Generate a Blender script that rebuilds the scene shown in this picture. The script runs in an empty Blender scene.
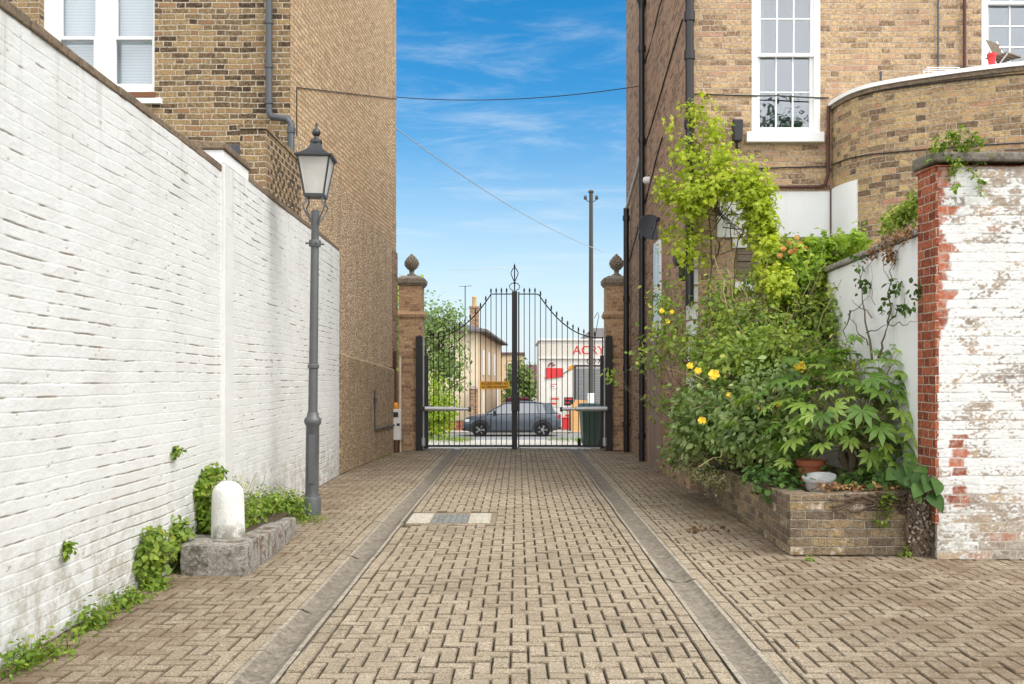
import bpy, bmesh, math, random
import numpy as np
from mathutils import Vector, Matrix

R = math.radians
S = bpy.context.scene
COL = S.collection
F, H0, VX, VY = 970.0, 1.45, 518.0, 379.0      # focal length in pixels, eye height, vanishing point
F0 = 683.0
K = F/F0                                         # depths below are noted for F0 and stretched by K
rng = np.random.default_rng(7)
random.seed(7)

# ------------------------------------------------------------------ camera, sky, sun, exposure
cam = bpy.data.cameras.new('camera')
cam.sensor_width = 36.0
cam.lens = F / 1024 * 36
cam.shift_x = (512 - VX) / 1024
cam.shift_y = (VY - 342) / 1024
cam.clip_start, cam.clip_end = 0.05, 3000
co = bpy.data.objects.new('camera', cam)
co.location = (0, 0, H0)
co.rotation_euler = (R(90), 0, 0)
COL.objects.link(co)
S.camera = co

SUN_EL, SUN_AZ = 52.0, 122.0                     # azimuth clockwise from +Y: the sun stands to the right, a little behind
W = bpy.data.worlds.new('World')
S.world = W
W.use_nodes = True
nt = W.node_tree
nt.nodes.clear()
def WN(t, **k):
    n = nt.nodes.new(t)
    for a, b in k.items(): setattr(n, a, b)
    return n
sky = WN('ShaderNodeTexSky', sky_type='NISHITA', sun_disc=False, sun_elevation=R(SUN_EL), sun_rotation=R(SUN_AZ),
         air_density=1.0, dust_density=0.6, ozone_density=2.0)
tc = WN('ShaderNodeTexCoord')
sep = WN('ShaderNodeSeparateXYZ')
nt.links.new(tc.outputs['Generated'], sep.inputs[0])
def WM(op, a, b=None, c=None, clamp=False):
    n = WN('ShaderNodeMath', operation=op, use_clamp=clamp)
    for i, v in enumerate((a, b, c)):
        if v is None: continue
        if isinstance(v, (int, float)): n.inputs[i].default_value = v
        else: nt.links.new(v, n.inputs[i])
    return n.outputs[0]
# deeper blue with height, milky towards the horizon
hsv = WN('ShaderNodeHueSaturation')
hsv.inputs['Hue'].default_value = 0.494
hsv.inputs['Saturation'].default_value = 1.5
hsv.inputs['Value'].default_value = 0.71
nt.links.new(sky.outputs[0], hsv.inputs['Color'])
# thin wisps in the clear part, unseen white cloud added overhead and behind as fill light
zc = WM('MAXIMUM', sep.outputs['Z'], 0.0)
den = WM('ADD', zc, 0.18)
comb = WN('ShaderNodeCombineXYZ')
nt.links.new(WM('DIVIDE', sep.outputs['X'], den), comb.inputs[0])
nt.links.new(WM('DIVIDE', sep.outputs['Y'], den), comb.inputs[1])
mp = WN('ShaderNodeMapping')
mp.inputs['Rotation'].default_value = (0, 0, R(-38))
mp.inputs['Scale'].default_value = (1.0, 2.6, 1.0)
nt.links.new(comb.outputs[0], mp.inputs[0])
ns = WN('ShaderNodeTexNoise')
ns.inputs['Scale'].default_value = 2.1
ns.inputs['Detail'].default_value = 9
ns.inputs['Roughness'].default_value = 0.66
ns.inputs['Distortion'].default_value = 0.5
nt.links.new(mp.outputs[0], ns.inputs['Vector'])
wisp = WN('ShaderNodeMapRange', interpolation_type='SMOOTHSTEP')
wisp.inputs['From Min'].default_value = 0.44
wisp.inputs['From Max'].default_value = 0.86
wisp.inputs['To Max'].default_value = 0.5
nt.links.new(ns.outputs['Fac'], wisp.inputs['Value'])
back = WN('ShaderNodeMapRange', interpolation_type='SMOOTHSTEP')
back.inputs['From Min'].default_value = 0.55
back.inputs['From Max'].default_value = -0.25
nt.links.new(WM('MULTIPLY_ADD', ns.outputs['Fac'], -0.5, WM('ADD', sep.outputs['Y'], 0.2)), back.inputs['Value'])
hz = WN('ShaderNodeMapRange', interpolation_type='SMOOTHSTEP')
hz.inputs['From Min'].default_value = 0.29
hz.inputs['From Max'].default_value = -0.03
hz.inputs['To Max'].default_value = 0.92
nt.links.new(sep.outputs['Z'], hz.inputs['Value'])
m1 = WN('ShaderNodeMixRGB')
m1.inputs['Color2'].default_value = (3.3, 3.85, 4.25, 1)
nt.links.new(hz.outputs[0], m1.inputs['Fac'])
nt.links.new(hsv.outputs[0], m1.inputs['Color1'])
m3 = WN('ShaderNodeMixRGB')
m3.inputs['Color2'].default_value = (3.6, 4.0, 4.3, 1)
nt.links.new(wisp.outputs[0], m3.inputs['Fac'])
nt.links.new(m1.outputs[0], m3.inputs['Color1'])
m2 = WN('ShaderNodeMixRGB')
m2.inputs['Color2'].default_value = (9.2, 9.2, 9.3, 1)
nt.links.new(back.outputs[0], m2.inputs['Fac'])
nt.links.new(m3.outputs[0], m2.inputs['Color1'])
bg = WN('ShaderNodeBackground')
bg.inputs['Strength'].default_value = 0.115
nt.links.new(m2.outputs[0], bg.inputs['Color'])
wo = WN('ShaderNodeOutputWorld')
nt.links.new(bg.outputs[0], wo.inputs[0])

sl = bpy.data.lights.new('sun', 'SUN')
sl.energy = 1.5
sl.angle = R(38)
sl.color = (1.0, 0.955, 0.88)
so = bpy.data.objects.new('sun', sl)
so.rotation_euler = (R(90 - SUN_EL), 0, R(180 - SUN_AZ) + 0.0)
so.location = (10, -10, 20)
COL.objects.link(so)

S.view_settings.view_transform = 'Standard'
S.view_settings.look = 'None'
S.view_settings.gamma = 1
S.view_settings.use_curve_mapping = False
S.view_settings.exposure = 1.06
S.cycles.max_bounces = 8
S.cycles.transparent_max_bounces = 12
S.cycles.use_denoising = True

# ------------------------------------------------------------------ object helpers
def P(px, py, D):
    """World point seen at pixel px, py when it stands D*K metres away."""
    return Vector(((px - VX) * D / F0, D * K, H0 + (VY - py) * D / F0))

def link(name, me, mat=None, parent=None):
    o = bpy.data.objects.new(name, me)
    COL.objects.link(o)
    if mat is not None:
        for m in (mat if isinstance(mat, (list, tuple)) else [mat]): me.materials.append(m)
    if parent is not None: o.parent = parent
    return o

def tag(o, label, cat, group=None):
    o['label'] = label
    o['category'] = cat
    o['kind'] = 'thing'
    if group: o['group'] = group
    return o

def thing(name, label, cat, loc=(0, 0, 0), rz=0.0, group=None):
    o = bpy.data.objects.new(name, None)
    o.empty_display_size = 0.2
    o.location = loc
    o.rotation_euler = (0, 0, rz)
    COL.objects.link(o)
    return tag(o, label, cat, group)

def copy_tree(o, parent=None):
    c = o.copy()
    COL.objects.link(c)
    if parent is not None: c.parent = parent
    for ch in list(o.children): copy_tree(ch, c)
    return c

class MB:
    def __init__(s): s.v = []; s.f = []; s.uv = []; s.sm = []; s.mi = []; s.m = 0
    def quad(s, pts, uv=None, smooth=False):
        b = len(s.v); s.v += [tuple(p) for p in pts]
        s.f.append(tuple(range(b, b + len(pts)))); s.uv.append(uv); s.sm.append(smooth); s.mi.append(s.m)
    def mesh(s, verts, faces, smooth=False, uvs=None):
        b = len(s.v); s.v += [tuple(p) for p in verts]
        for i, f in enumerate(faces):
            s.f.append(tuple(b + k for k in f)); s.uv.append(uvs[i] if uvs else None); s.sm.append(smooth); s.mi.append(s.m)
    def box(s, x0, x1, y0, y1, z0, z1):
        v = [(x0,y0,z0),(x1,y0,z0),(x1,y1,z0),(x0,y1,z0),(x0,y0,z1),(x1,y0,z1),(x1,y1,z1),(x0,y1,z1)]
        s.mesh(v, [(0,3,2,1),(4,5,6,7),(0,1,5,4),(1,2,6,5),(2,3,7,6),(3,0,4,7)])
    def hexa(s, base, top):
        """Box from four base and four top corners (counter-clockwise from above)."""
        s.mesh(list(base) + list(top), [(0,3,2,1),(4,5,6,7),(0,1,5,4),(1,2,6,5),(2,3,7,6),(3,0,4,7)])
    def wallbox(s, a, b, th, z0, z1):
        """Upright slab from plan point a to b; thickness th goes to the left of a->b."""
        a = Vector(a).to_2d(); b = Vector(b).to_2d()
        d = (b - a).normalized(); n = Vector((-d.y, d.x)) * th
        q = [a, b, b + n, a + n]
        s.hexa([(p.x, p.y, z0) for p in q], [(p.x, p.y, z1) for p in q])
    def tube(s, pts, r, n=8, caps=True):
        pts = [Vector(p) for p in pts]
        rr = r if isinstance(r, (list, tuple)) else [r] * len(pts)
        vs = []; up = None
        for i, p in enumerate(pts):
            t = (pts[min(i+1, len(pts)-1)] - pts[max(i-1, 0)]).normalized()
            if up is None: up = Vector((0,0,1)) if abs(t.z) < 0.9 else Vector((1,0,0))
            a = t.cross(up)
            if a.length < 1e-4: a = t.orthogonal()
            a.normalize(); b = a.cross(t).normalized(); up = b
            for k in range(n):
                w = 2*math.pi*k/n
                vs.append(p + (a*math.cos(w) + b*math.sin(w))*rr[i])
        fs = [(i*n+k, i*n+(k+1)%n, (i+1)*n+(k+1)%n, (i+1)*n+k) for i in range(len(pts)-1) for k in range(n)]
        if caps: fs += [tuple(range(n-1,-1,-1)), tuple((len(pts)-1)*n+k for k in range(n))]
        s.mesh(vs, fs, True)
    def lathe(s, prof, c=(0,0,0), n=24, smooth=True, sq=False, rot=0.0):
        """Profile of (radius, z); sq: four-sided, radius = half width."""
        if sq: n = 4; smooth = False; rot += math.pi/4
        k0 = math.sqrt(2) if sq else 1
        vs = [(c[0]+r*k0*math.cos(rot+2*math.pi*k/n), c[1]+r*k0*math.sin(rot+2*math.pi*k/n), c[2]+z) for r, z in prof for k in range(n)]
        m = len(prof)
        fs = [(i*n+k, i*n+(k+1)%n, (i+1)*n+(k+1)%n, (i+1)*n+k) for i in range(m-1) for k in range(n)]
        fs += [tuple(range(n-1,-1,-1)), tuple((m-1)*n+k for k in range(n))]
        s.mesh(vs, fs, smooth)
    def prism(s, poly, a, b, axis='y'):
        """Polygon (u, v) extruded between a and b along an axis."""
        def pt(u, v, w): return {'y': (u, w, v), 'x': (w, u, v), 'z': (u, v, w)}[axis]
        n = len(poly)
        vs = [pt(u, v, a) for u, v in poly] + [pt(u, v, b) for u, v in poly]
        s.mesh(vs, [tuple(range(n)), tuple(range(2*n-1, n-1, -1))] + [(i, n+i, n+(i+1)%n, (i+1)%n) for i in range(n)])
    def build(s, name, mat, parent=None, bevel=0.0, fix=True, seg=2):
        me = bpy.data.meshes.new(name)
        me.from_pydata(s.v, [], s.f)
        if fix:
            bm = bmesh.new(); bm.from_mesh(me); bmesh.ops.recalc_face_normals(bm, faces=bm.faces); bm.to_mesh(me); bm.free()
        ul = me.uv_layers.new(name='UVMap')
        for p in me.polygons:
            p.use_smooth = s.sm[p.index]; p.material_index = s.mi[p.index]
            eu = s.uv[p.index]; n = p.normal
            if abs(n.z) < 0.75:
                t = Vector((-n.y, n.x, 0)).normalized()
            for li in p.loop_indices:
                vi = me.loops[li].vertex_index; co_ = me.vertices[vi].co
                if eu: ul.data[li].uv = eu[s.f[p.index].index(vi)]
                elif abs(n.z) >= 0.75: ul.data[li].uv = (co_.x, co_.y)
                else: ul.data[li].uv = (co_.x*t.x + co_.y*t.y, co_.z)
        if any(s.sm): me.set_sharp_from_angle(angle=R(42))
        o = link(name, me, mat, parent)
        if bevel:
            b = o.modifiers.new('bevel', 'BEVEL'); b.width = bevel; b.segments = seg; b.limit_method = 'ANGLE'; b.angle_limit = R(40)
        return o

def mesh_np(name, v, f, mat, parent=None, smooth=False, uv=None, attrs=(), fattrs=()):
    v = np.asarray(v, np.float32); f = np.asarray(f, np.int32)
    me = bpy.data.meshes.new(name)
    k = f.shape[1]
    me.vertices.add(len(v)); me.vertices.foreach_set('co', v.ravel())
    me.loops.add(f.size); me.loops.foreach_set('vertex_index', f.ravel())
    me.polygons.add(len(f))
    me.polygons.foreach_set('loop_start', np.arange(0, f.size, k, dtype=np.int32))
    me.polygons.foreach_set('use_smooth', np.full(len(f), smooth))
    if uv is not None:
        l = me.uv_layers.new(name='UVMap')
        l.data.foreach_set('uv', np.asarray(uv, np.float32)[f.ravel()].ravel())
    for n, a in attrs:
        at = me.attributes.new(n, 'FLOAT', 'POINT'); at.data.foreach_set('value', np.asarray(a, np.float32).ravel())
    for n, a in fattrs:
        at = me.attributes.new(n, 'FLOAT', 'FACE'); at.data.foreach_set('value', np.asarray(a, np.float32).ravel())
    me.update(calc_edges=True)
    me.validate()
    return link(name, me, mat, parent)

def struct(o):
    o['kind'] = 'structure'
    return o

def vnoise(x, y, seed=0, octaves=1):
    """Smooth value noise in 0..1."""
    out = 0; amp = 1; tot = 0
    for o in range(octaves):
        g = np.random.default_rng(seed + o*17).random((256, 256))
        xi = np.floor(x).astype(int); yi = np.floor(y).astype(int)
        fx = x - xi; fy = y - yi
        fx = fx*fx*(3-2*fx); fy = fy*fy*(3-2*fy)
        a = g[xi & 255, yi & 255]; b = g[(xi+1) & 255, yi & 255]; c = g[xi & 255, (yi+1) & 255]; d = g[(xi+1) & 255, (yi+1) & 255]
        out = out + amp*((a*(1-fx)+b*fx)*(1-fy) + (c*(1-fx)+d*fx)*fy); tot += amp
        x = x*2.03; y = y*2.03; amp *= 0.5
    return out/tot
def sstep(a, b, x):
    t = np.clip((x-a)/(b-a), 0, 1); return t*t*(3-2*t)

# ------------------------------------------------------------------ materials
class NT:
    def __init__(s, name):
        s.m = bpy.data.materials.new(name); s.m.use_nodes = True
        s.t = s.m.node_tree; s.b = s.t.nodes['Principled BSDF']
    def n(s, typ, ins=None, **props):
        n = s.t.nodes.new('ShaderNode' + typ)
        for k, v in props.items(): setattr(n, k, v)
        for k, v in (ins or {}).items(): s.set(n.inputs[k], v)
        return n
    def set(s, sock, v):
        if isinstance(v, bpy.types.NodeSocket): s.t.links.new(v, sock)
        elif isinstance(v, (tuple, list)) and len(v) == 3 and sock.type == 'RGBA': sock.default_value = (*v, 1)
        else: sock.default_value = v
    def math(s, op, a, b=0.0, clamp=False):
        return s.n('Math', {0: a, 1: b}, operation=op, use_clamp=clamp).outputs[0]
    def mix(s, f, a, b, mode='MIX'):
        return s.n('MixRGB', {'Fac': f, 'Color1': a, 'Color2': b}, blend_type=mode).outputs[0]
    def ramp(s, fac, stops, interp='LINEAR'):
        n = s.n('ValToRGB', {'Fac': fac}); cr = n.color_ramp; cr.interpolation = interp
        while len(cr.elements) < len(stops): cr.elements.new(0.5)
        for e, (p, c) in zip(cr.elements, stops):
            e.position = p; e.color = (*c, 1) if isinstance(c, tuple) else (c, c, c, 1)
        return n.outputs[0]
    def noise(s, scale, detail=4, vec=None, rough=0.6, dist=0.0):
        d = {'Scale': scale, 'Detail': detail, 'Roughness': rough, 'Distortion': dist}
        if vec is not None: d['Vector'] = vec
        return s.n('TexNoise', d).outputs['Fac']
    def rng(s, v, a, b, c=0.0, d=1.0, smooth=True):
        return s.n('MapRange', {'Value': v, 'From Min': a, 'From Max': b, 'To Min': c, 'To Max': d}, interpolation_type='SMOOTHSTEP' if smooth else 'LINEAR').outputs[0]
    def bump(s, h, dist=0.005, strength=1.0):
        b = s.n('Bump', {'Height': h, 'Distance': dist, 'Strength': strength}); s.set(s.b.inputs['Normal'], b.outputs[0])
    def out(s, col, rough=0.85, spec=0.3, metal=0.0):
        s.set(s.b.inputs['Base Color'], col); s.set(s.b.inputs['Roughness'], rough)
        s.set(s.b.inputs['Specular IOR Level'], spec); s.set(s.b.inputs['Metallic'], metal)
        return s.m
    @property
    def uv(s): return s.n('TexCoord').outputs['UV']
    @property
    def obj(s): return s.n('NewGeometry').outputs['Position']

def bond(t, uv, rh, ms, bw=0.225, flemish=True, wob=0.010):
    """Brickwork: joint mask 0..1, a random number per brick, and the distance to the brick's edge (metres)."""
    nz = t.n('TexNoise', {'Vector': uv, 'Scale': 26.0, 'Detail': 4.0, 'Roughness': 0.65})
    vv = t.n('VectorMath', {0: nz.outputs['Color'], 1: (0.5, 0.5, 0.5)}, operation='SUBTRACT').outputs[0]
    vv = t.n('VectorMath', {0: vv, 'Scale': wob*1.6}, operation='SCALE').outputs[0]
    n2 = t.n('TexNoise', {'Vector': uv, 'Scale': 2.2, 'Detail': 3.0})
    v2 = t.n('VectorMath', {0: n2.outputs['Color'], 1: (0.5, 0.5, 0.5)}, operation='SUBTRACT').outputs[0]
    v2 = t.n('VectorMath', {0: v2, 'Scale': 0.045}, operation='SCALE').outputs[0]
    uvd = t.n('VectorMath', {0: t.n('VectorMath', {0: uv, 1: vv}, operation='ADD').outputs[0], 1: v2}, operation='ADD').outputs[0]
    sp = t.n('SeparateXYZ', {0: uvd})
    vr = t.math('DIVIDE', sp.outputs['Y'], rh); row = t.math('FLOOR', vr); fv = t.math('FRACT', vr)
    per = bw*1.5 if flemish else bw
    off = t.math('MULTIPLY', t.math('FLOORED_MODULO', row, 2.0), per*0.5)
    rj = t.n('TexWhiteNoise', {'W': row}, noise_dimensions='1D').outputs['Value']
    off = t.math('ADD', off, t.math('MULTIPLY', rj, 0.035))
    ur = t.math('DIVIDE', t.math('ADD', sp.outputs['X'], off), per); cu = t.math('FLOOR', ur); fu = t.math('FRACT', ur)
    if flemish:
        hd = t.math('GREATER_THAN', fu, 2/3)
        d1 = t.math('MINIMUM', fu, t.math('SUBTRACT', 1.0, fu)); d2 = t.math('ABSOLUTE', t.math('SUBTRACT', fu, 2/3))
        eu = t.math('MULTIPLY', t.math('MINIMUM', d1, d2), per)
        cid = t.math('ADD', t.math('MULTIPLY', cu, 2.0), hd)
    else:
        eu = t.math('MULTIPLY', t.math('MINIMUM', fu, t.math('SUBTRACT', 1.0, fu)), per); cid = cu
    ev = t.math('MULTIPLY', t.math('MINIMUM', fv, t.math('SUBTRACT', 1.0, fv)), rh)
    e = t.math('MINIMUM', eu, ev)
    cv = t.n('CombineXYZ', {0: cid, 1: row}).outputs[0]
    rnd = t.n('TexWhiteNoise', {'Vector': cv}, noise_dimensions='2D').outputs['Value']
    fac = t.rng(e, ms*0.35, ms*0.95, 1.0, 0.0)
    return fac, rnd, e

def brick_mat(name, stops, mortar, bw=0.225, rh=0.074, ms=0.0075, dirt=0.5, dirtcol=(0.085, 0.07, 0.055), bump=0.009, blotch=0.30, smear=0.25, flemish=True, grain=1.0):
    t = NT(name)
    uv = t.uv
    fac, rnd, e = bond(t, uv, rh, ms, bw, flemish)
    fine = t.noise(85, 8, uv, 0.8); mid = t.noise(24, 6, uv, 0.72); big = t.noise(1.1, 8, uv, 0.7)
    sel = t.math('ADD', rnd, t.math('MULTIPLY', t.math('SUBTRACT', mid, 0.5), blotch*2.2))
    sel = t.math('ADD', sel, t.math('MULTIPLY', t.math('SUBTRACT', big, 0.5), 0.5))
    col = t.ramp(sel, stops)
    col = t.mix(grain, col, t.ramp(fine, [(0.38, 0.45), (0.5, 1.0), (0.62, 1.6)]), 'MULTIPLY')
    col = t.mix(grain, col, t.ramp(mid, [(0.36, 0.66), (0.5, 1.0), (0.64, 1.32)]), 'MULTIPLY')
    # soot on single patches of brick faces
    col = t.mix(t.rng(t.noise(13, 7, uv, 0.75), 0.54, 0.70, 0, 0.55), col, dirtcol)
    mcol = t.mix(t.rng(t.noise(40, 5, uv, 0.7), 0.3, 0.7), tuple(c*0.55 for c in mortar), tuple(min(1, c*1.2) for c in mortar))
    fac2 = t.math('MULTIPLY', fac, t.rng(t.noise(8, 5, uv, 0.7), 0.30, 0.50, 0.35, 1.0))
    if smear: fac2 = t.math('MAXIMUM', fac2, t.rng(t.noise(17, 7, uv, 0.8), 0.58, 0.70, 0, smear))
    col = t.mix(fac2, col, mcol)
    col = t.mix(t.rng(big, 0.48, 0.78, 0, dirt), col, dirtcol)
    h = t.math('ADD', t.math('MULTIPLY', t.math('SUBTRACT', 1.0, fac), 0.7), t.math('MULTIPLY', fine, 0.6))
    h = t.math('ADD', h, t.math('ADD', t.math('MULTIPLY', rnd, 0.25), t.math('MULTIPLY', mid, 0.6)))
    t.bump(h, bump, 1.0)
    return t.out(col, 0.93, 0.2)

def plain(name, col, rough=0.6, spec=0.4, metal=0.0, var=0.12, scale=30, bump=0.0, bscale=80):
    t = NT(name)
    f = t.noise(scale, 5, t.obj)
    c = t.mix(f, tuple(x*(1-var) for x in col), tuple(min(1, x*(1+var)) for x in col))
    if bump: t.bump(t.noise(bscale, 5, t.obj), bump, 0.8)
    return t.out(c, rough, spec, metal)

M = {}
ST = 1.0
M['stock'] = brick_mat('stock_brick', [(0.0, (0.055, 0.038, 0.025)), (0.22, (0.14, 0.095, 0.055)), (0.5, (0.24, 0.17, 0.092)), (0.85, (0.31, 0.215, 0.105)), (1.0, (0.23, 0.13, 0.07))], (0.50, 0.43, 0.33), dirt=0.2, rh=0.071, ms=0.0105, blotch=0.42)
M['stock_warm'] = brick_mat('warm_stock_brick', [(0.0, (0.47, 0.33, 0.20)), (0.3, (0.60, 0.43, 0.26)), (0.7, (0.68, 0.50, 0.31)), (1.0, (0.58, 0.39, 0.23))], (0.40, 0.29, 0.185), dirt=0.28, rh=0.071, bump=0.022, dirtcol=(0.30, 0.21, 0.13), blotch=0.2, ms=0.0105, smear=0.3)
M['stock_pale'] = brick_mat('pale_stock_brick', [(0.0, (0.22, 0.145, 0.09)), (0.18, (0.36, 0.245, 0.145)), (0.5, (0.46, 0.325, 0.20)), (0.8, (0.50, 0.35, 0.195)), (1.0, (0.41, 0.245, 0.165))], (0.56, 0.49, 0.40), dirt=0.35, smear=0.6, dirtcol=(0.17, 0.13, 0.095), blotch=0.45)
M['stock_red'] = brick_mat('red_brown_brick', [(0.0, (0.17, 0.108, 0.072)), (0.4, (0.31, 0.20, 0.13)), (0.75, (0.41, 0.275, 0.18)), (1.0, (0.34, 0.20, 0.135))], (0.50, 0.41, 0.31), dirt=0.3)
M['stock_bay'] = brick_mat('bay_brick', [(0.0, (0.14, 0.092, 0.06)), (0.25, (0.27, 0.185, 0.105)), (0.55, (0.40, 0.28, 0.155)), (0.8, (0.46, 0.325, 0.155)), (1.0, (0.37, 0.20, 0.13))], (0.52, 0.45, 0.35), dirt=0.5, smear=0.35, dirtcol=(0.11, 0.085, 0.06))
M['planter'] = brick_mat('planter_brick', [(0.0, (0.14, 0.105, 0.075)), (0.35, (0.20, 0.15, 0.10)), (0.7, (0.26, 0.195, 0.12)), (0.93, (0.30, 0.215, 0.11)), (1.0, (0.44, 0.37, 0.30))], (0.40, 0.36, 0.29), dirt=0.8, dirtcol=(0.10, 0.09, 0.065), smear=0.6, bump=0.016)
M['pillar'] = brick_mat('pillar_brick', [(0.0, (0.30, 0.18, 0.105)), (0.4, (0.47, 0.295, 0.17)), (0.8, (0.57, 0.375, 0.22)), (1.0, (0.49, 0.29, 0.17))], (0.62, 0.51, 0.38), dirt=0.15, dirtcol=(0.15, 0.10, 0.07))
M['red_quoin'] = brick_mat('red_quoin_brick', [(0.0, (0.17, 0.045, 0.024)), (0.5, (0.30, 0.085, 0.042)), (1.0, (0.38, 0.12, 0.06))], (0.50, 0.42, 0.33), dirt=0.3, dirtcol=(0.12, 0.06, 0.04), bw=0.215)

def roughcast(name, a, b):
    t = NT(name)
    p = t.obj
    vo = t.n('TexVoronoi', {'Vector': p, 'Scale': 42.0}); vd = vo.outputs['Distance']
    peb = t.n('SeparateXYZ', {0: vo.outputs['Color']}).outputs['X']
    n1 = t.noise(60, 6, p, 0.8)
    col = t.mix(t.noise(2.0, 7, p, 0.75), a, b)
    col = t.mix(1.0, col, t.ramp(peb, [(0.0, 0.45), (0.5, 0.95), (0.85, 1.25), (1.0, 1.75)]), 'MULTIPLY')
    col = t.mix(1.0, col, t.ramp(n1, [(0.3, 0.6), (0.7, 1.4)]), 'MULTIPLY')
    st = t.n('Mapping', {'Vector': p, 'Scale': (3, 3, 0.5)}).outputs[0]
    col = t.mix(t.rng(t.noise(1.2, 7, st, 0.75), 0.48, 0.75, 0, 0.45), col, (0.13, 0.095, 0.065))
    t.bump(t.math('ADD', t.math('MULTIPLY', vd, -1.6), n1), 0.016, 1.0)
    return t.out(col, 0.95, 0.15)
M['roughcast'] = roughcast('pebbledash', (0.49, 0.36, 0.23), (0.63, 0.48, 0.32))
M['roughcast_low'] = roughcast('pebbledash_plinth', (0.36, 0.26, 0.16), (0.52, 0.385, 0.245))

def paint_wall(name, under=0.0):
    """Old white masonry paint; 'wear' and 'wobble' come with the mesh."""
    t = NT(name)
    uv = t.uv; p = t.obj
    wear = t.n('Attribute', attribute_name='wear').outputs['Fac']
    n1 = t.noise(60, 6, uv, 0.7); n2 = t.noise(2.2, 6, uv, 0.7); n3 = t.noise(14, 5, uv, 0.7)
    white = t.mix(t.rng(n2, 0.35, 0.75), (0.675, 0.685, 0.675), (0.60, 0.605, 0.585))
    white = t.mix(t.rng(n3, 0.60, 0.80, 0, 0.45), white, (0.52, 0.48, 0.40))
    z = t.n('SeparateXYZ', {0: p}).outputs['Z']
    low = t.math('MULTIPLY', t.rng(z, 0.9, 0.0), t.rng(t.noise(6, 8, uv, 0.78), 0.42, 0.60))
    white = t.mix(t.math('MULTIPLY', low, 0.75), white, (0.30, 0.26, 0.18))
    drip = t.n('Mapping', {'Vector': uv, 'Scale': (11, 0.7, 1)}).outputs[0]
    white = t.mix(t.math('MULTIPLY', t.rng(z, 2.2, 3.4), t.rng(t.noise(1.0, 6, drip, 0.7), 0.50, 0.68, 0, 0.5)), white, (0.40, 0.38, 0.33))
    # brick and mortar where the paint is gone
    red = t.n('Attribute', attribute_name='red').outputs['Fac']
    fac, rnd, e = bond(t, uv, 0.075, 0.007, 0.225, False, 0.004)
    bc = t.ramp(rnd, [(0.0, (0.11, 0.085, 0.07)), (0.35, (0.27, 0.20, 0.14)), (0.65, (0.20, 0.16, 0.125)), (0.9, (0.34, 0.24, 0.14)), (1.0, (0.28, 0.13, 0.08))])
    bc = t.mix(red, bc, t.mix(rnd, (0.20, 0.05, 0.026), (0.36, 0.105, 0.052)))
    bc = t.mix(1.0, bc, t.ramp(n1, [(0.25, 0.5), (0.62, 1.5)]), 'MULTIPLY')
    bc = t.mix(t.rng(n3, 0.42, 0.62, 0, 0.45), bc, (0.50, 0.46, 0.40))
    bc = t.mix(fac, bc, (0.38, 0.34, 0.28))
    col = t.mix(wear, white, bc)
    t.bump(t.math('ADD', n1, t.math('MULTIPLY', n3, 1.5)), 0.004, 0.7)
    return t.out(col, 0.75, 0.3)
M['white_wall'] = paint_wall('white_painted_brick')
M['flaking'] = paint_wall('flaking_white_paint')
def render_white(name, c, stain=0.35, low=None):
    t = NT(name); p = t.obj
    st = t.n('Mapping', {'Vector': p, 'Scale': (9, 9, 0.9)}).outputs[0]
    col = t.mix(t.rng(t.noise(1.0, 6, st, 0.7), 0.5, 0.85, 0, stain), c, (0.42, 0.43, 0.40))
    col = t.mix(t.rng(t.noise(30, 5, p, 0.7), 0.62, 0.8, 0, 0.35), col, (0.45, 0.43, 0.38))
    t.bump(t.noise(45, 5, p), 0.004, 0.6)
    return t.out(col, 0.7, 0.3)
M['white_render'] = render_white('white_render', (0.76, 0.77, 0.77))
def bollard_mat():
    t = NT('old_bollard_paint'); p = t.obj
    z = t.n('SeparateXYZ', {0: p}).outputs['Z']
    n = t.noise(7, 7, p, 0.75); f = t.noise(38, 6, p, 0.75)
    c = t.mix(t.rng(n, 0.42, 0.62), (0.72, 0.72, 0.695), (0.60, 0.595, 0.56))
    c = t.mix(t.rng(f, 0.60, 0.68, 0, 0.5), c, (0.42, 0.40, 0.35))
    c = t.mix(t.math('MULTIPLY', t.rng(z, 0.42, 0.23), t.rng(n, 0.38, 0.56)), c, (0.25, 0.235, 0.19))
    t.bump(t.math('ADD', f, n), 0.008, 0.9)
    return t.out(c, 0.8, 0.25)
M['bollard'] = bollard_mat()
M['white_band'] = render_white('white_rendered_band', (0.80, 0.81, 0.82), 0.15)

def concrete(name, c, moss=0.0, dark=0.5, bump=0.006):
    t = NT(name); p = t.obj
    col = t.mix(t.rng(t.noise(28, 9, p, 0.8), 0.3, 0.7), tuple(x*0.5 for x in c), tuple(x*1.45 for x in c))
    col = t.mix(t.rng(t.noise(5.5, 8, p, 0.78), 0.46, 0.66, 0, dark), col, (0.07, 0.062, 0.05))
    if moss: col = t.mix(t.rng(t.noise(6, 6, p, 0.75), 0.5, 0.66, 0, moss), col, (0.10, 0.115, 0.035))
    t.bump(t.noise(60, 6, p, 0.7), bump, 0.9)
    return t.out(col, 0.92, 0.2)
M['coping'] = concrete('weathered_coping', (0.20, 0.15, 0.105), 0.15, 0.45)
M['coping_black'] = concrete('blackened_coping', (0.19, 0.17, 0.14), 0.35, 0.85)
M['stone'] = concrete('cap_stone', (0.29, 0.25, 0.195), 0.1, 0.4)
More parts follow.
